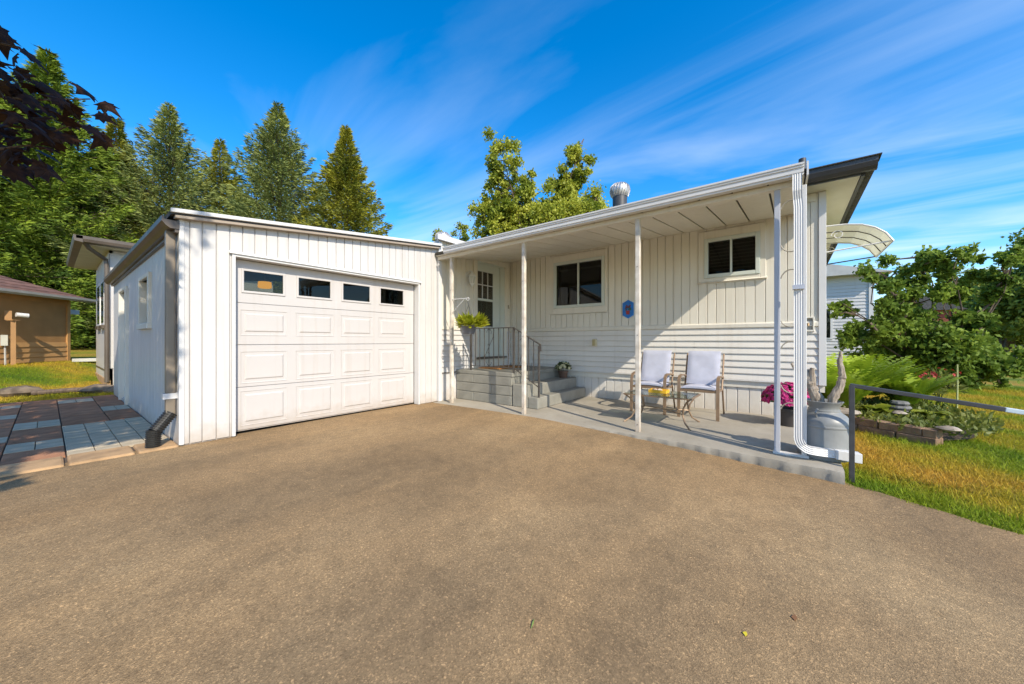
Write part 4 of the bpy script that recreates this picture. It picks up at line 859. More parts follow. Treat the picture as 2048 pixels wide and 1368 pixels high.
# ================================================================== driveway rail
ra = thing('driveway_rail', 'dark metal rail with a pale worn end beside the driveway', 'rail', (4.36, -.44, -.1))
RM = M('dark_grey_steel', (.045, .046, .05), .42, .2, 12.)
MB().box(4.342, 4.378, -.458, -.422, -.12, .735).build('post', RM, ra, bevel=.004)
e0 = Vector((4.36, -.44, .735)); e1 = Vector((4.36, -1.27, .62)); e2 = Vector((4.36, -2.6, .436))
MB().bar(e0 + (e0 - e1) * .015, e1, .034, .034).build('top_bar', RM, ra, bevel=.004); MB().bar(e1, e2, .033, .033).build('worn_bar', M('pale_blue_steel', (.50, .58, .62), .5, .1, 10.), ra, bevel=.004)
MB().box(4.34, 4.38, -2.62, -2.58, -.15, .44).build('post', RM, ra)

# ================================================================== flower bed on the right
bed = thing('retaining_wall', 'low retaining wall of rough brown blocks edging the flower bed', 'retaining wall', (6.5, -1.5, -.1))
pts = [(7.6, -.30), (7.15, -.62), (6.78, -1.05), (6.53, -1.50)]
def along(q):
    L_ = [0]
    for a, b in zip(pts, pts[1:]): L_.append(L_[-1] + math.dist(a, b))
    q = min(q, L_[-1]); return (np.interp(q, L_, [p[0] for p in pts]), np.interp(q, L_, [p[1] for p in pts]))
for row, (z0, h, off) in enumerate(((-.13, .09, 0), (-.038, .095, .18))):
    q = -off
    while q < 1.45:
        a = along(max(q, 0)); b = along(min(q + .40, 1.56)); q += .405
        d = Vector((b[0] - a[0], b[1] - a[1])); 
        if d.length < .05: continue
        d.normalize(); nn = Vector((-d.y, d.x)) * -.1 if row == 0 else Vector((-d.y, d.x)) * -.085
        mb = MB(); seg = 6; vs = []; fs = []
        for i in range(seg + 1):
            f_ = i / seg; c0 = Vector(a).lerp(Vector(b), f_); inset = .008 if i in (0, seg) else 0
            for (w_, z_) in ((-1, z0), (-1 - random.uniform(0, .14) + inset * 10, z0 + h * .35), (-1 - random.uniform(0, .1) + inset * 10, z0 + h * .8), (-.85, z0 + h), (1, z0 + h), (1, z0)): vs.append((c0.x - nn.x * -w_, c0.y - nn.y * -w_, z_))
            if i: fs += [((i - 1) * 6 + j, (i - 1) * 6 + (j + 1) % 6, i * 6 + (j + 1) % 6, i * 6 + j) for j in range(6)]
        fs += [tuple(range(6))[::-1], tuple(seg * 6 + j for j in range(6))]; mb.add(vs, fs).build('block', BLOCK, bed, bevel=.006, segs=1)
# soil mound
V = []; Q = []; nr, na = 10, 28
for i in range(nr + 1):
    for j in range(na):
        t = 2 * math.pi * j / na; r_ = i / nr; x = 8.1 + 1.4 * r_ * math.cos(t); y = -1.25 + .8 * r_ * math.sin(t); V.append((x, y, -.1 + .13 * (1 - r_ ** 3) + random.uniform(-.01, .01)))
    if i: Q += [((i - 1) * na + j, (i - 1) * na + (j + 1) % na, i * na + (j + 1) % na, i * na + j) for j in range(na)]
struct(link_mesh('flower_bed_soil', np_mesh('flower_bed_soil', np.array(V), np.array(Q)), Vector(), SOIL))
def stone(x, y, z, s_, lab, flat=.6):
    m2 = MB().lathe([(.1, -.35), (.8, -.2), (1, .1), (.85, .4), (.4, .62), (.02, .68)], (0, 0, 0), 11); m2.v = [(x + a * s_ * random.uniform(.8, 1.2), y + b * s_ * random.uniform(.8, 1.2), z + c * s_ * flat * random.uniform(.85, 1.15)) for a, b, c in m2.v]
    tag(m2.build('bed_stone', ROCK, None, True), lab, 'stone', 'stones in the flower bed')
stone(7.0, -.62, .1, .17, 'pale flat stone between the milk can and the rail post'); stone(6.55, -1.50, .08, .10, 'pitted grey stone on the end of the block wall'); stone(7.2, -1.2, .13, .08, 'small brown stone among the ground cover')
def fern(label, x, y, z, n, L_, lean=(0, 0)):
    t = thing('fern', label, 'fern', (x, y, z), 'ferns beside the house corner'); Ps = []; As = []; Bs = []; Ls = []; Ws = []
    for i in range(n):
        az = RNG.random() * 6.28; up = RNG.uniform(1.15, 1.55); l = L_ * RNG.uniform(.7, 1.1); d = np.array([math.cos(az) + lean[0], math.sin(az) + lean[1], 0]); d /= np.linalg.norm(d); p = np.array([x, y, z]) + d * .05
        side = np.cross(d, [0, 0, 1])
        for k in range(17):
            f_ = k / 17; el = up * (1 - f_ * .72); st_ = d * math.cos(el) + np.array([0, 0, 1]) * math.sin(el); p = p + st_ * l / 17
            if f_ < .18: continue
            w_ = .17 * math.sin(math.pi * (f_ * .9 + .08)) * (l / .8) + .02
            for s_ in (-1, 1): Ps.append(p); As.append(side * s_ + st_ * .45 + np.array([0, 0, -.12])); Bs.append(st_); Ls.append(w_); Ws.append(.062)
    P = np.array(Ps); A = unit(np.array(As)); B = unit(np.array(Bs)); me = leaves_mesh('fronds', P - np.array([x, y, z]), A, B, np.array(Ls), np.array(Ws), .1)
    link_mesh('fronds', me, Vector((x, y, z)), FERN, t)
for i, (x, y, l, lab) in enumerate(((8.0, -.72, .95, 'tall bright fern just right of the house corner'), (8.6, -1.0, .95, 'bright fern in the middle of the fern clump'), (9.2, -1.25, .9, 'bright fern at the rear of the clump near the lilac'), (7.55, -.62, .8, 'bright fern directly behind the milk can'), (9.0, -.75, .95, 'bright fern hidden deepest behind the house corner'), (8.5, -1.5, .7, 'low fern at the right edge of the fern clump'))):
    fern(lab, x, y, 0, 30, l * 1.08)
def hosta(label, x, y, z, n, s_):
    t = thing('hosta', label, 'hosta', (x, y, z), 'hostas in the flower bed'); V = []; Q = []
    for i in range(n):
        az = i * 2.4 + random.random(); el0 = random.uniform(.5, 1.2); d = Vector((math.cos(az), math.sin(az), 0)); sd = Vector((-d.y, d.x, 0)); p = Vector((0, 0, .02)); l = s_ * random.uniform(.7, 1.1); b0 = len(V)
        for k in range(7):
            f_ = k / 6; el = el0 - 1.7 * f_; w_ = l * .34 * math.sin(math.pi * min(1, f_ * .85 + .12)) if f_ < 1 else .002
            V += [p + sd * w_ + Vector((0, 0, w_ * .25)), p, p - sd * w_ + Vector((0, 0, w_ * .25))]; p = p + (d * math.cos(el) + Vector((0, 0, math.sin(el)))) * l / 6
            if k:
                for q in (0, 1): a = b0 + (k - 1) * 3 + q; Q.append((a, a + 1, a + 4, a + 3))
    me = np_mesh('leaves', np.array([tuple(v) for v in V]), np.array(Q)); me.polygons.foreach_set('use_smooth', [True] * len(me.polygons)); link_mesh('leaves', me, Vector((x, y, z)), HOSTA, t)
hosta('yellow edged hosta behind the rail post', 7.45, -1.02, .02, 26, .30); hosta('yellowing hosta right of the stone stack', 7.55, -1.55, .02, 22, .26)
ss = thing('stacked_stones', 'grey stacked flat stones between the hostas', 'stone stack', (7.7, -1.3, .0))
for i in range(3): MB().lathe([(.02, 0), (.14 - .02 * i, .01), (.15 - .02 * i, .03), (.13 - .02 * i, .055), (.02, .06)], (7.7 + .02 * i, -1.3, .06 + .06 * i), 9).build('stone', M('slate_grey_stone', (.16, .155, .145), .8, .2, 8., .4, 20), ss)
def flowers(label, x, y, n, h, mat):
    t = thing('red_flower', label, 'flower', (x, y, 0), 'red flowering plants'); mb = MB()
    for i in range(n):
        a = random.random() * 6.28; r_ = random.random() * .22; hh = h * random.uniform(.7, 1.1); mb.tube([(x, y, 0), (x + math.cos(a) * r_ * .6, y + math.sin(a) * r_ * .6, hh * .6), (x + math.cos(a) * r_, y + math.sin(a) * r_, hh)], .005, 4, False)
    mb.build('stems', MUMG, t); blob_leaves('leaves', (x, y, h * .5), .24, .24, h * .4, 240, .10, .03, COVER, t); petals('blossoms', (x, y, h * .86), .24, .24, .12, 15, .028, mat, t, .1)
flowers('red flowering plant in front of the lilac', 9.6, -2.1, 10, .62, REDF); flowers('red and pink flowering plant beside the ferns', 9.0, -1.75, 9, .55, REDF)
tag(MB().tube([(9.0, -2.15, 0), (9.02, -2.16, .4), (8.98, -2.15, .75)], [.011, .010, .008], 8).build('garden_stake', M('pale_stalk', (.48, .50, .22), .6), None, True), 'pale yellow green stalk standing in the flower bed', 'stake')
n = 4200; P = np.stack([RNG.uniform(6.6, 9.2, n), RNG.uniform(-2.4, -.7, n), np.zeros(n)], 1); keep = (((P[:, 0] - 7.9) / 1.35) ** 2 + ((P[:, 1] + 1.35) / .85) ** 2 < 1); P = P[keep]; n = len(P); P[:, 2] = .0 + .1 * RNG.random(n)
A = unit(RNG.normal(size=(n, 3)) + np.array([0, 0, .7])); B = unit(np.cross(A, rand_unit(n)))
gc = tag(link_mesh('ground_cover', leaves_mesh('ground_cover', P, A, B, .05 + .06 * RNG.random(n), .02 + .03 * RNG.random(n), .1), Vector(), COVER), 'low yellow green ground cover filling the flower bed', 'ground cover'); gc['kind'] = 'stuff'

# ================================================================== grass blades
def grass_mat():
    m = bpy.data.materials.new('grass_blades'); m.use_nodes = True; t = m.node_tree; t.nodes.clear(); N = t.nodes.new; L = t.links.new
    o = N('ShaderNodeOutputMaterial'); p = N('ShaderNodeBsdfPrincipled'); p.inputs['Roughness'].default_value = .7; p.inputs['Specular IOR Level'].default_value = .2
    co = N('ShaderNodeTexCoord'); n = N('ShaderNodeTexNoise'); n.inputs['Scale'].default_value = .55; n.inputs['Detail'].default_value = 5; n.inputs['Roughness'].default_value = .6; L(co.outputs['Object'], n.inputs['Vector'])
    r = N('ShaderNodeValToRGB'); e = r.color_ramp.elements; e.new(.5); e.new(.6)
    for q, (pos, c) in zip(sorted(e, key=lambda z: z.position), ((.33, (.11, .20, .010)), (.45, (.24, .30, .016)), (.56, (.44, .34, .03)), (.68, (.56, .34, .05)))): q.position = pos; q.color = (*c, 1)
    L(n.outputs[0], r.inputs[0]); n2 = N('ShaderNodeTexNoise'); n2.inputs['Scale'].default_value = 37; L(co.outputs['Object'], n2.inputs['Vector']); mr = N('ShaderNodeMapRange'); mr.inputs[1].default_value = .3; mr.inputs[2].default_value = .7; mr.inputs[3].default_value = .55; mr.inputs[4].default_value = 1.4; L(n2.outputs[0], mr.inputs[0])
    h = N('ShaderNodeHueSaturation'); L(mr.outputs[0], h.inputs['Value']); L(r.outputs[0], h.inputs['Color']); L(h.outputs[0], p.inputs['Base Color'])
    tr = N('ShaderNodeBsdfTranslucent'); L(h.outputs[0], tr.inputs[0]); ms = N('ShaderNodeMixShader'); ms.inputs[0].default_value = .3; L(p.outputs[0], ms.inputs[1]); L(tr.outputs[0], ms.inputs[2]); L(ms.outputs[0], o.inputs[0]); return m
GRASSM = grass_mat()
def blades(name, label, P, h, w):
    n = len(P); P = P.copy(); P[:, 2] = terrain(P[:, 0], P[:, 1]) - .035; a = RNG.random(n) * 6.28; s_ = np.stack([np.cos(a), np.sin(a), np.zeros(n)], 1) * (w * (.6 + .8 * RNG.random(n)))[:, None] / 2
    hh = h * (.45 + RNG.random(n) ** 2 * 1.3); lean = RNG.normal(size=(n, 3)) * .55; lean[:, 2] = 1; T = P + lean * hh[:, None]
    V = np.stack([P - s_, P + s_, T], 1).reshape(-1, 3); o = link_mesh(name, np_mesh(name, V, np.arange(3 * n).reshape(n, 3)), Vector(), GRASSM); tag(o, label, 'grass'); o['kind'] = 'stuff'
n = 300000; xy = np.stack([3 + 13 * RNG.random(n) ** 1.5, -.38 - 9 * RNG.random(n) ** 1.3], 1)
de = np.array([drive_edge(y) for y in np.linspace(-14, 0, 200)]); ex = np.interp(xy[:, 1], np.linspace(-14, 0, 200), de)
keep = (xy[:, 0] > ex - .09 + .14 * RNG.random(n)) & ~((((xy[:, 0] - 8.0) / 1.2) ** 2 + ((xy[:, 1] + 1.25) / .68) ** 2) < 1) & ~((xy[:, 0] < 6.9) & (xy[:, 1] > -.40) & (xy[:, 0] > 4.3)) & (xy[:, 1] > -.75 * xy[:, 0] + .2 - 1.5)
xy = xy[keep]; blades('lawn_grass', 'patchy green and straw coloured grass right of the driveway', np.column_stack([xy, np.zeros(len(xy))]), .05, .0075)
n = 110000; xy = np.stack([-9 + 10.5 * RNG.random(n), 11.3 + 10 * RNG.random(n) ** 1.4], 1); keep = ~((xy[:, 0] > .9) & (xy[:, 1] > 13.2)) & (xy[:, 0] > -.55 * xy[:, 1] + 1); xy = xy[keep]
blades('lawn_grass', 'short green lawn between the patio and the brown house', np.column_stack([xy, np.zeros(len(xy))]), .05, .012)

# ================================================================== brown neighbouring house
bh = thing('brown_house', 'brown neighbouring house with shingled hip roof on the left', 'house', (.437, 19.07, .45))
BA = R(-128.7)
# local x runs along the wall towards the camera side, local y points towards the camera
def bb(name, x0, x1, y0, y1, z0, z1, mat, par=bh, bevel=0.): return MB().box(x0, x1, y0, y1, z0, z1)
parts = []
def bpart(name, mb, mat, par=None, bevel=0.):
    mb.v = [(a + .437, b + 19.07, c + .0) for a, b, c in mb.v]; return mb.build(name, mat, par or bh, bevel=bevel, segs=1)
bpart('wall', MB().box(0, 7, -5, 0, .3, 2.98), BROWNW)
z = .77
for i in range(5):
    bpart('lap_board', MB().prism([(0.0, z), (.03, z), (.034, z + .012), (.012, z + .15), (0, z + .15)], 'x', .02, 7), BROWNB) if i < 4 or True else None
    z += .155
for i in range(46): bpart('skirting_board', MB().box(.02 + i * .15, .155 + i * .15, .0, .022, .33, .76), BROWNB)
bpart('frieze', MB().box(0, 7, 0, .03, 2.78, 2.94), BROWNW)
bpart('corner_board', MB().box(-.02, .08, -.02, .042, .33, 2.9), BROWNB)
rf = bpart('roof', MB().hexa([(-.55, -5.6, 2.98), (7.6, -5.6, 2.98), (7.6, .34, 2.98), (-.55, .34, 2.98)], [(2.2, -2.6, 4.15), (4.8, -2.6, 4.15), (4.8, -2.4, 4.15), (2.2, -2.4, 4.15)]), BSHING)
for r_ in range(9):         # shingle courses on the two slopes in view
    f0 = r_ / 9; f1 = (r_ + 1) / 9 + .01
    def pt(f_, side): return {'a': (-.55 + 2.75 * f_, .34 - 2.74 * f_), 'b': (7.6 - 2.8 * f_, .34 - 2.74 * f_), 'c': (-.55 + 2.75 * f_, -5.6 + 3.0 * f_)}[side]
    zf = lambda f_: 2.98 + 1.17 * f_
    for s0, s1 in (('a', 'b'), ('c', 'a')):
        p0 = pt(f0, s0); p1 = pt(f0, s1); q0 = pt(min(f1, 1), s0); q1 = pt(min(f1, 1), s1)
        m2 = MB().add([(*p0, zf(f0) + .03), (*p1, zf(f0) + .03), (*q1, zf(min(f1, 1)) + .012), (*q0, zf(min(f1, 1)) + .012), (*p0, zf(f0) + .006), (*p1, zf(f0) + .006)], [(0, 1, 2, 3), (4, 5, 1, 0)]); bpart('shingle_course', m2, BSHING, rf)
bpart('soffit', MB().box(-.5, 7.5, 0, .34, 2.93, 2.96), BROWNB)
bpart('gutter', MB().prism([(.34, 2.90), (.40, 2.90), (.44, 2.95), (.44, 3.02), (.34, 3.02)], 'x', -.6, 7.6), M('weathered_gutter', (.34, .32, .29), .5))
bpart('rear_wing', MB().box(-.75, -.02, -3.5, -.6, .3, 2.5), BROWNW); bpart('wing_roof_edge', MB().box(-1.0, .0, -3.6, -.45, 2.52, 2.68), M('pale_blue_fascia', (.45, .48, .52), .5))
bh.rotation_euler = (0, 0, BA)
def bw(x, y, z): c, s_ = math.cos(BA), math.sin(BA); return (.437 + c * x - s_ * y, 19.07 + s_ * x + c * y, z)
for o in list(bh.children):
    pass
bh.location = (.437, 19.07, 0)
# security camera on a post by the brown house
sc_ = thing('camera_post', 'tan wooden post with a small box top beside the brown house', 'post', bw(2.000, .3, .42))
MB().bar(bw(2.000, .3, .4), bw(2.000, .3, 1.72), .09, .09, (1, 0, 0)).build('post', M('tan_wood', (.33, .18, .07), .7), sc_); MB().bar(bw(1.900, .3, 1.72), bw(2.100, .3, 1.72), .14, .03).build('cap', M('tan_wood', (.33, .18, .07)), sc_)
MB().bar(bw(2.010, .2, 1.72), bw(2.010, .2, 1.98), .12, .12, (1, 0, 0)).build('mount', M('tan_wood', (.33, .18, .07)), sc_)
cv = thing('security_camera', 'white cylindrical security camera on the tan post', 'camera', bw(1.850, .35, 1.86)); MB().tube([bw(1.930, .3, 1.88), bw(1.750, .42, 1.86)], .062, 14).build('housing', WHITE2, cv, True); MB().tube([bw(1.750, .42, 1.86), bw(1.738, .429, 1.859)], .045, 12).build('lens', CHAR, cv)
ub = thing('utility_box', 'pale grey utility box on the brown house wall', 'utility box', bw(1.640, .08, 1.0)); MB().bar(bw(1.970, .08, 1.0), bw(1.970, .08, 1.3), .2, .12, (1, 0, 0)).build('box', M('box_grey', (.42, .42, .36), .5), ub); MB().tube([bw(1.970, .09, 1.0), bw(1.970, .1, .42)], .02, 6).build('conduit', M('conduit_grey', (.4, .4, .38), .5), ub)
tag(MB().bar((.5, 18.6, .50), (1.1, 18.6, .50), .25, .1).build('splash_block', M('pale_concrete', (.5, .5, .46), .8), None), 'pale concrete splash block at the brown house corner', 'splash block')

# ================================================================== trees
def trunk_mesh(name, pts, rr, mat, parent, n=9): return MB().tube(pts, rr, n).build(name, mat, parent, True)
def spruce(label, x, y, H, Rad, mat, seed, dens=1.0, droop=.25, bare=.06, irregular=.25):
    g = np.random.default_rng(seed); z0 = float(terrain(x, y)); t = thing('spruce_tree', label, 'tree', (x, y, z0), 'spruces behind the garage')
    trunk_mesh('trunk', [(x, y, z0 - .1), (x + .1, y, z0 + H * .4), (x, y + .1, z0 + H * .97)], [H * .017, H * .011, .02], BARK, t)
    P = []; A = []; L_ = []; bm = MB(); zz = H * bare
    up = np.array([0, 0, 1.])
    while zz < H * .99:
        f_ = zz / H; nb = 9 if f_ < .8 else 6; base = Rad * 1.06 * (1 - f_) ** 1.08 * (1 if f_ > .15 else .8 + 1.3 * f_)
        ph = g.random() * 6.283
        for b in range(nb):
            az = ph + 6.283 * b / nb + g.normal() * .25; l = max(.16, base * (1 + irregular * g.uniform(-1.1, .6))); el = (.85 * f_ ** 1.5 - droop * (1 - f_)) + g.normal() * .07
            d = np.array([math.cos(az), math.sin(az), 0]); side = np.array([-d[1], d[0], 0]); n_ = int((16 + l * 62) * dens)
            s_ = g.random(n_) ** .7; tipc = .20 * l * s_ ** 2
            c = d[None] * (l * s_ * math.cos(el))[:, None] + up[None] * (l * s_ * math.sin(el) + tipc)[:, None]
            lat = g.normal(size=n_) * (.16 * l * (1 - s_) + .05); hang = g.random(n_) ** 1.5 * (.10 + .13 * min(l, 3) * (1 - s_ * .6)); c = c + side[None] * lat[:, None]; c[:, 2] += zz - np.abs(lat) * .3 - hang
            P.append(c); a = d[None] * (.55 + .5 * s_)[:, None] + side[None] * (np.sign(lat) * .5)[:, None] + up[None] * (-.9 * hang / (.2 + hang) + .35 * s_)[:, None] + g.normal(size=(n_, 3)) * .22; A.append(a); L_.append(np.full(n_, .27) * g.uniform(.7, 1.3, n_))
            if l > .9: bm.tube([(x, y, z0 + zz), (x + d[0] * l * .8 * math.cos(el), y + d[1] * l * .8 * math.cos(el), z0 + zz + l * .8 * math.sin(el) + .12 * l)], [.035, .01], 4, False)
        zz += max(.14, H * .026 * g.uniform(.8, 1.25) * (1 - .5 * f_))
    bm.build('branches', BARK, t)
    P = np.concatenate(P); A = unit(np.concatenate(A)); L_ = np.concatenate(L_); B = unit(np.cross(A, g.normal(size=A.shape)))
    link_mesh('crown', leaves_mesh('crown', P, A, B, L_ * 1.2, L_ * .24, .15), Vector((x, y, z0)), mat, t); return t
def place(u, D):       # ground point seen at image column u (2048 wide) at depth D
    q = FWD * D + RGT * ((u - 1024) / 718 * D); return q.x, q.y
def treetop(v, D): return CAM_H + (682 - v) / 718 * D
SP = [(95, 98, 21.5, 4.6, SPR1, 1.15, .25, 'tallest spruce at the far left behind the brown house'), (-70, 40, 19, 4.6, SPR1, 1.0, .25, 'dense spruce at the left edge of the view'), (232, 232, 25, 3.4, SPR3, 1.0, .2, 'slim spruce between the two big left spruces'),
      (338, 203, 26, 5.0, SPR2, .8, .35, 'pale sparse spruce behind the rear annex'), (440, 275, 31, 4.4, SPR3, .8, .2, 'yellow green spruce in the gap behind the garage roof'), (556, 203, 27, 5.3, SPR2, 1.0, .3, 'broad pale spruce standing above the garage roof'), (692, 248, 28, 4.1, SPR3, 1.15, .2, 'pointed olive spruce at the right of the spruce row'),
      (160, 330, 24, 4.2, SPR1, 1.0, .25, 'dark spruce low behind the brown house roof'), (20, 200, 26, 4.4, SPR1, .8, .25, 'dark spruce half hidden by the maple leaves'), (285, 380, 31, 4.0, SPR1, .8, .25, 'short dark spruce behind the annex roof'), (480, 392, 35, 4.6, SPR2, .7, .25, 'low pale spruce behind the broad spruce')]
for i, (u, v, D, rad, mat, dens, irr, lab) in enumerate(SP):
    x, y = place(u, D); spruce(lab, x, y, treetop(v, D) - float(terrain(x, y)), rad * 1.6, mat, 20 + i, dens * .85, .24, .05, irr)

def broadleaf(name, label, x, y, H, mat, seed, limbs, leaf=.16, per=260, spread=.9, z0=None, group=None, cat='tree', trunk_r=.16):
    """limbs: list of (tip offset x, y, height fraction, clump radius)"""
    g = np.random.default_rng(seed); z0 = float(terrain(x, y)) if z0 is None else z0; t = thing(name, label, cat, (x, y, z0), group); bm = MB(); P = []
    for (ox, oy, hf, cr) in limbs:
        tip = np.array([ox, oy, H * hf]); mid = np.array([ox * .35, oy * .35, H * hf * .5]) + g.normal(size=3) * .15
        pts = [(0, 0, 0), tuple(mid * .5 + g.normal(size=3) * .05), tuple(mid), tuple((mid + tip) / 2 + g.normal(size=3) * .12), tuple(tip)]
        bm.tube([(a + x, b + y, c + z0) for a, b, c in pts], [trunk_r, trunk_r * .75, trunk_r * .5, trunk_r * .25, .015], 6, False)
        nc = max(5, int(26 * cr))
        for k in range(nc):
            f_ = g.uniform(.45, 1.02); base = mid + (tip - mid) * f_ if f_ > .5 else mid; c = base + g.normal(size=3) * cr * np.array([.5, .5, .42]); r_ = cr * g.uniform(.16, .42)
            bm.tube([tuple(base + np.array([x, y, z0])), tuple((base + c) / 2 + g.normal(size=3) * .06 + np.array([x, y, z0])), tuple(c + np.array([x, y, z0]))], [.03, .02, .006], 4, False)
            n_ = int(per * (r_ / cr) ** 1.5 * 2.2); d = unit(g.normal(size=(n_, 3))); P.append(c + g.normal(size=(n_, 3)) * r_ * np.array([.55, .55, .5]))
    bm.build('trunk', BARK, t); P = np.concatenate(P); n_ = len(P); A = unit(g.normal(size=(n_, 3)) + np.array([0, 0, -.25])); B = unit(np.cross(A, g.normal(size=(n_, 3))))
    link_mesh('crown', leaves_mesh('crown', P, A, B, leaf * g.uniform(.7, 1.3, n_), leaf * .75 * g.uniform(.7, 1.2, n_), .12), Vector((x, y, z0)), mat, t); return t
D = 20.; x, y = place(1075, D)
def off(du, D_): q = RGT * (du / 718 * D_); return q.x, q.y
lim = []
for du, v, cr in ((-75, 300, .75), (-95, 380, .95), (-50, 335, .8), (90, 285, .6), (60, 320, .6), (-20, 400, 1.0), (30, 400, 1.0), (120, 390, .9), (-100, 440, 1.0), (0, 455, 1.2), (80, 440, 1.2), (-10, 345, .5), (140, 420, .6), (45, 355, .7), (-60, 410, 1.0), (60, 400, 1.0), (-85, 340, .7), (20, 430, 1.2), (-40, 445, 1.1), (110, 430, 1.0), (-110, 410, .7), (75, 340, .6), (95, 310, .5)):
    ox, oy = off(du, D); hf = (treetop(v, D)) / treetop(285, D); d_ = random.uniform(-.6, .6); lim.append((ox + FWD.x * d_, oy + FWD.y * d_, hf, cr))
broadleaf('poplar_tree', 'airy yellow green tree rising behind the porch roof', x, y, treetop(285, D), POP, 5, lim, .15, 470, trunk_r=.14)
x, y = place(895, 24); broadleaf('young_tree', 'small green tree top peeking above the roof beside the squat vent', x, y, treetop(452, 24), POP, 6, [(-.5, .6, .97, .6), (.6, -.6, .97, .6), (0, 0, .85, .9)], .17, 300)
# lilac on the right
x, y = 14.6, -3.3; DL = 9.6
lim = []
for du, v, cr in ((-120, 585, .4), (-85, 548, .42), (-45, 518, .42), (-5, 500, .4), (35, 498, .36), (75, 505, .36), (110, 512, .3), (135, 505, .22), (-150, 560, .25), (-60, 600, .4), (0, 560, .3), (90, 545, .25), (-90, 690, .5), (-40, 680, .55), (10, 690, .55), (50, 705, .5), (-70, 730, .45), (-20, 735, .5), (30, 735, .5), (75, 728, .42), (-20, 640, .5), (-70, 650, .5), (60, 680, .5), (95, 722, .42), (85, 700, .4), (0, 660, .55), (-50, 700, .55), (20, 715, .6), (55, 745, .4), (-45, 750, .45), (5, 755, .45), (-125, 690, .4), (-165, 650, .36), (-195, 665, .4), (-185, 605, .25), (-205, 625, .3)):
    ox, oy = off(du * 1.02, DL); dd = random.uniform(-.7, .7); lim.append((ox + FWD.x * dd, oy + FWD.y * dd, (treetop(v, DL) + .1) / 3.7, cr))
broadleaf('lilac_bush', 'large dark green lilac bush on the right lawn', x, y, 3.7, LIL, 9, lim, .115, 360, trunk_r=.045, cat='bush', z0=-.1)
# far trees and neighbours on the right
for i, (u, v, D, w_, lab) in enumerate(((2120, 480, 30, 5, 'big green tree at the right edge of the view'), (1945, 585, 46, 5, 'rounded green tree beyond the road'), (2010, 545, 40, 5, 'dark rounded tree right of the lilac beyond the lawn'), (1870, 620, 52, 5, 'distant tree seen through the lilac branches'), (2030, 610, 60, 6, 'far tree behind the small white shed'), (1700, 640, 60, 5, 'distant tree behind the white neighbour house'), (1780, 640, 64, 6, 'distant low tree behind the red shed'))):
    x, y = place(u, D); H = treetop(v, D); lim = [(random.uniform(-1, 1) * w_ * .7, random.uniform(-1, 1) * w_ * .7, random.uniform(.45, .97), w_ * .38) for q in range(13)]
    broadleaf('roadside_tree', lab, x, y, H, FART, 40 + i, lim, .34, 330, trunk_r=.25, group='trees along the far road')
nh = thing('neighbour_house', 'white lap sided neighbour house behind the lilac', 'house', (20.6, -1.2, -.1))
x0, y0 = 20.9, -2.6
MB().box(20.9, 27, -2.7, 5, -.1, 3.9).build('wall', WHITE, nh)
for i in range(26): MB().prism([(20.9 - .03, i * .14), (20.9, i * .14), (20.9, i * .14 + .136), (20.9 - .005, i * .14 + .136)], 'y', -2.7, 1.5).build('lap_board', WHITE, nh)
MB().box(20.84, 20.9, -2.76, -2.62, -.1, 3.9).build('corner_board', WHITE2, nh)
w_ = MB().box(20.85, 20.9, -1.5, -.6, 1.2, 2.6).build('window', WHITE2, nh); MB().box(20.83, 20.85, -1.42, -.68, 1.28, 2.52).build('pane', GLASS, w_)
MB().hexa([(20.4, -3.3, 3.9), (27.5, -3.3, 3.9), (27.5, 6, 3.9), (20.4, 6, 3.9)], [(20.4, 1.2, 5.1), (27.5, 1.2, 5.1), (27.5, 1.3, 5.1), (20.4, 1.3, 5.1)]).build('roof', M('grey_white_roof', (.45, .44, .42), .6), nh)
rs = thing('red_shed', 'dark red shed glimpsed through the lilac', 'shed', (27, -5, -.1)); MB().box(26, 29, -6.2, -4.2, -.1, 2.6).build('wall', M('barn_red', (.22, .045, .03), .7), rs); MB().prism([(-6.5, 2.6), (-3.9, 2.6), (-5.2, 3.3)], 'x', 25.8, 29.2).build('roof', SHING, rs)
x, y = place(1985, 52); sh = thing('white_shed', 'small white shed with grey roof across the road', 'shed', (x, y, -.1)); MB().box(x - 1.6, x + 1.6, y - 1.6, y + 1.6, -.1, 2.5).build('wall', WHITE, sh); MB().prism([(y - 2, 2.5), (y + 2, 2.5), (y, 3.7)], 'x', x - 1.9, x + 1.9).build('roof', M('grey_shed_roof', (.25, .22, .2), .8), sh)
x, y = place(2035, 48); pc_ = thing('parked_car', 'dark car parked beyond the road at the right edge', 'car', (x, y, -.1)); A_ = Vector((x, y, 0))
MB().prism([(-2.1, .3), (2.1, .3), (2.15, .75), (1.3, .9), (.7, 1.38), (-1.1, 1.4), (-1.8, .95), (-2.15, .85)], 'x', -.85, .85).build('body', M('dark_car_paint', (.02, .022, .03), .25), pc_).location = (0, 0, .87)
for sx_ in (-.8, .8):
    for sy_ in (-1.3, 1.3): MB().lathe([(.05, -.1), (.3, -.1), (.31, 0), (.3, .1), (.05, .1)], (0, 0, 0), 14).build('wheel', BLACKP, pc_).matrix_basis = Matrix.Translation((sx_, sy_, .32)) @ Matrix.Rotation(R(90), 4, 'Y')
pc_.rotation_euler = (0, 0, R(40))

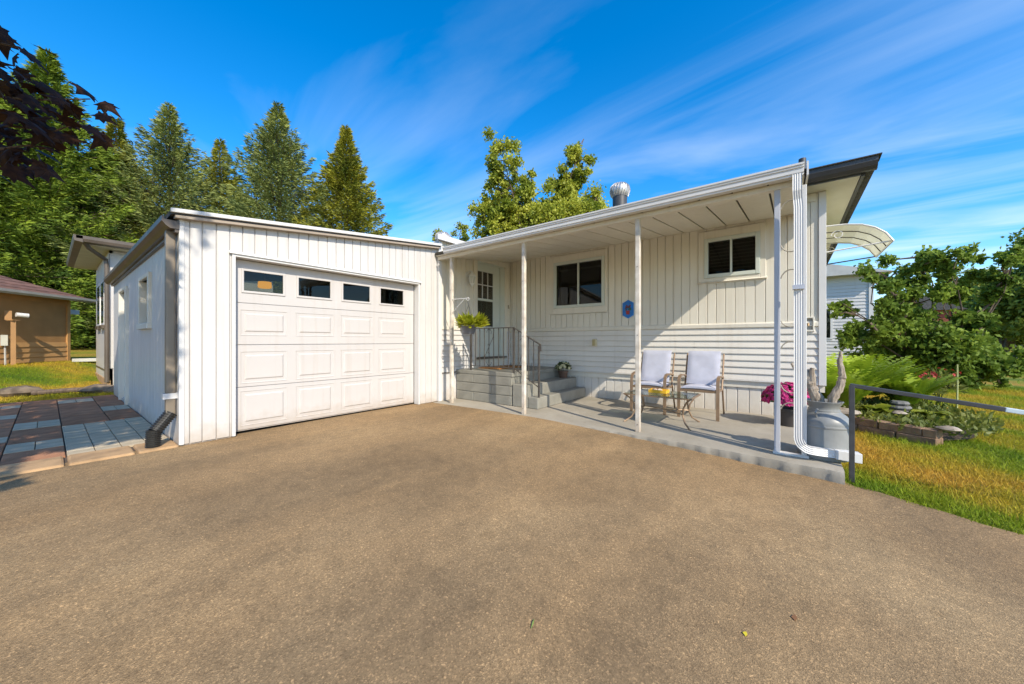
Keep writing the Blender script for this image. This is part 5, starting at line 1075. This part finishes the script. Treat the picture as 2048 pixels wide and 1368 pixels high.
# ================================================================== maroon maple (left of the camera)
mt = thing('maroon_maple', 'dark maroon leaved maple branch reaching in at the upper left', 'tree', (-2.9, 2.4, 0))
trunk_mesh('trunk', [(-2.9, 2.4, -.1), (-2.85, 2.45, 1.4), (-2.6, 2.6, 2.8), (-2.3, 2.8, 4.2), (-2.2, 2.9, 5.6)], [.16, .13, .10, .07, .03], BARK, mt)
def leaf_shape():
    pts = [(0, 0), (.10, .02), (.34, -.06), (.28, .12), (.50, .22), (.36, .32), (.46, .56), (.22, .50), (.14, .62), (0, 1.0)]
    return pts + [(-a, b) for a, b in pts[-2:0:-1]]
def leaf_mesh(name, curl):
    L2 = leaf_shape(); vs = [(a, b - .12, -curl * (a * a * 1.5 + (b - .3) ** 2) + .05 * abs(a)) for a, b in L2]; vs.append((0, .25, .03)); n_ = len(L2)
    me = bpy.data.meshes.new(name); me.from_pydata(vs, [], [(i, (i + 1) % n_, n_) for i in range(n_)]); me.materials.append(MAPLE); return me
LM = [leaf_mesh('leaf', .25), leaf_mesh('leaf', .5), leaf_mesh('leaf', .05)]
def at(u, v, D_): return Vector((0, 0, CAM_H)) + FWD * D_ + RGT * ((u - 1024) / 718 * D_) + Vector((0, 0, (682 - v) / 718 * D_))
br = [[at(-160, 150, 2.7), at(-40, 190, 2.7), at(70, 200, 2.7), at(180, 198, 2.7)], [at(-160, 60, 2.7), at(-30, 80, 2.7), at(40, 95, 2.7)], [at(-140, 230, 2.7), at(0, 250, 2.7), at(110, 262, 2.7), at(170, 240, 2.7)], [at(-140, 290, 2.7), at(-20, 300, 2.7), at(60, 290, 2.7)]]
for b in br: MB().tube([Vector((-2.4, 2.75, 3.4))] + b, [.03, .012, .009, .006, .004][:len(b) + 1], 6).build('branch', BARK, mt, True)
spots = [(5, 75), (45, 100), (75, 92), (20, 135), (62, 140), (-15, 120), (165, 178), (205, 200), (190, 235), (150, 205), (110, 215), (80, 195), (55, 200), (125, 240), (95, 262), (60, 245), (30, 215), (5, 190), (-20, 180), (20, 265), (170, 260), (205, 270), (140, 265), (5, 300), (40, 310), (85, 290), (20, 345), (-10, 330), (70, 330), (120, 292), (100, 170), (35, 180), (-25, 250), (50, 275), (10, 150), (-20, 60), (0, 230), (75, 225), (135, 225), (45, 240), (25, 290), (100, 240), (-15, 285), (60, 170), (85, 310)]
for i, (u, v) in enumerate(spots + [(q[0] * .75 - 12, q[1] + 6) for q in spots]):
    D_ = random.uniform(2.45, 2.95); uu = u + random.uniform(-8, 8); vv_ = v + random.uniform(-8, 8)
    for q in range(14):
        p = at(uu, vv_, D_); lh = (5.24 - p.y) / .9205
        if p.x + .3907 * lh < .84 or p.z - .7536 * lh > 2.0: break
        D_ += .07
    s_ = random.uniform(.13, .19)
    o = bpy.data.objects.new('leaf', LM[i % 3]); COL.objects.link(o); o.parent = mt; o.scale = (s_, s_, s_); o.location = p - wloc(mt)
    down = Vector((random.uniform(-.6, 1.1), random.uniform(-.5, .5), random.uniform(-.7, .1))).normalized(); nrm = Vector((random.uniform(-.5, .5), random.uniform(-.9, .2), random.uniform(.3, 1))).normalized()
    xx = down.cross(nrm).normalized(); zz = xx.cross(down).normalized(); o.rotation_euler = Matrix((xx, down, zz)).transposed().to_euler()
# the rest of the crown, out of view, shading patio and garage flank
n = 16000; c = np.array([-1.9, 2.9, 4.9]); P = c + unit(RNG.normal(size=(n, 3))) * (RNG.random(n) ** .4)[:, None] * np.array([1.75, 3.6, 2.5])
cl = np.sin(P[:, 0] * 3.1) + np.sin(P[:, 1] * 2.3 + 1) + np.sin(P[:, 2] * 2.9 + 2); yl = P[:, 1] + 1.222 * P[:, 2]
Lh = (5.24 - P[:, 1]) / .9205; xh = P[:, 0] + .3907 * Lh; zh = P[:, 2] - .7536 * Lh
keep = (cl > -1.0) & ~((xh > .86) & (zh < 2.1)) & (yl > np.where(P[:, 0] + .519 * P[:, 2] < -.15, 4.75, 5.95)) & (yl < 12.2) & (P[:, 0] < -.13 * np.maximum(P[:, 1], 0) - .12); P = P[keep]; n = len(P)
fs_ = leaf_shape(); k = len(fs_); T = unit(RNG.normal(size=(n, 3)) + np.array([0, 0, -.5])); S = unit(np.cross(T, RNG.normal(size=(n, 3)))); sz = .10 + .05 * RNG.random(n)
V = (P[:, None] + S[:, None] * (np.array([a for a, b in fs_])[None, :, None] * sz[:, None, None]) + T[:, None] * (np.array([b for a, b in fs_])[None, :, None] * sz[:, None, None])).reshape(-1, 3)
cr_ = link_mesh('crown', np_mesh('crown', V - np.array([-2.9, 2.4, 0]), np.arange(k * n).reshape(n, k)), Vector((-2.9, 2.4, 0)), MAPLE, mt); cr_['kind'] = 'stuff'
bm = MB()
for i in range(26):
    e_ = P[random.randrange(n)]; bm.tube([(-2.45 + random.uniform(-.1, .1), 2.7, random.uniform(2.6, 4.6)), tuple((e_ + np.array([-2.4, 2.7, 4.0])) / 2 + np.array([0, 0, .2])), tuple(e_)], [.03, .018, .006], 5, False)
bm.build('limbs', BARK, mt)
def fallen(name, label, x, y, mat, pts, cat):
    z_ = float(terrain(x, y)) - .006 + .006 * math.sin(x * 1.3 + y * .7); vs = [(x + a, y + b, z_ + .002 + c) for a, b, c in pts]; n_ = len(vs)
    tag(MB().add(vs + [(a, b, c + .002) for a, b, c in vs], [tuple(range(n_)), tuple(range(2 * n_ - 1, n_ - 1, -1))]).build(name, mat, None), label, cat)
fallen('grass_sprig', 'loose green grass sprig lying on the driveway', 1.20, .83, M('sprig_green', (.18, .24, .05), .6), [(0, 0, 0), (.03, .006, .004), (.055, .02, .0), (.03, .012, .006)], 'grass sprig')
fallen('fallen_leaf', 'small yellow leaf lying on the driveway', 1.73, .14, M('leaf_yellow', (.62, .50, .03), .6), [(0, 0, 0), (.012, -.006, .003), (.024, 0, .004), (.014, .012, .002)], 'leaf')
fallen('fallen_leaf', 'small brown leaf lying at the right of the driveway', 1.97, -.02, M('leaf_brown', (.26, .12, .05), .6), [(0, 0, 0), (.02, -.008, .004), (.04, 0, .004), (.02, .014, .0)], 'leaf')
print('objects', len(bpy.data.objects), 'tris', sum(len(m.loop_triangles) or len(m.polygons) for m in bpy.data.meshes))
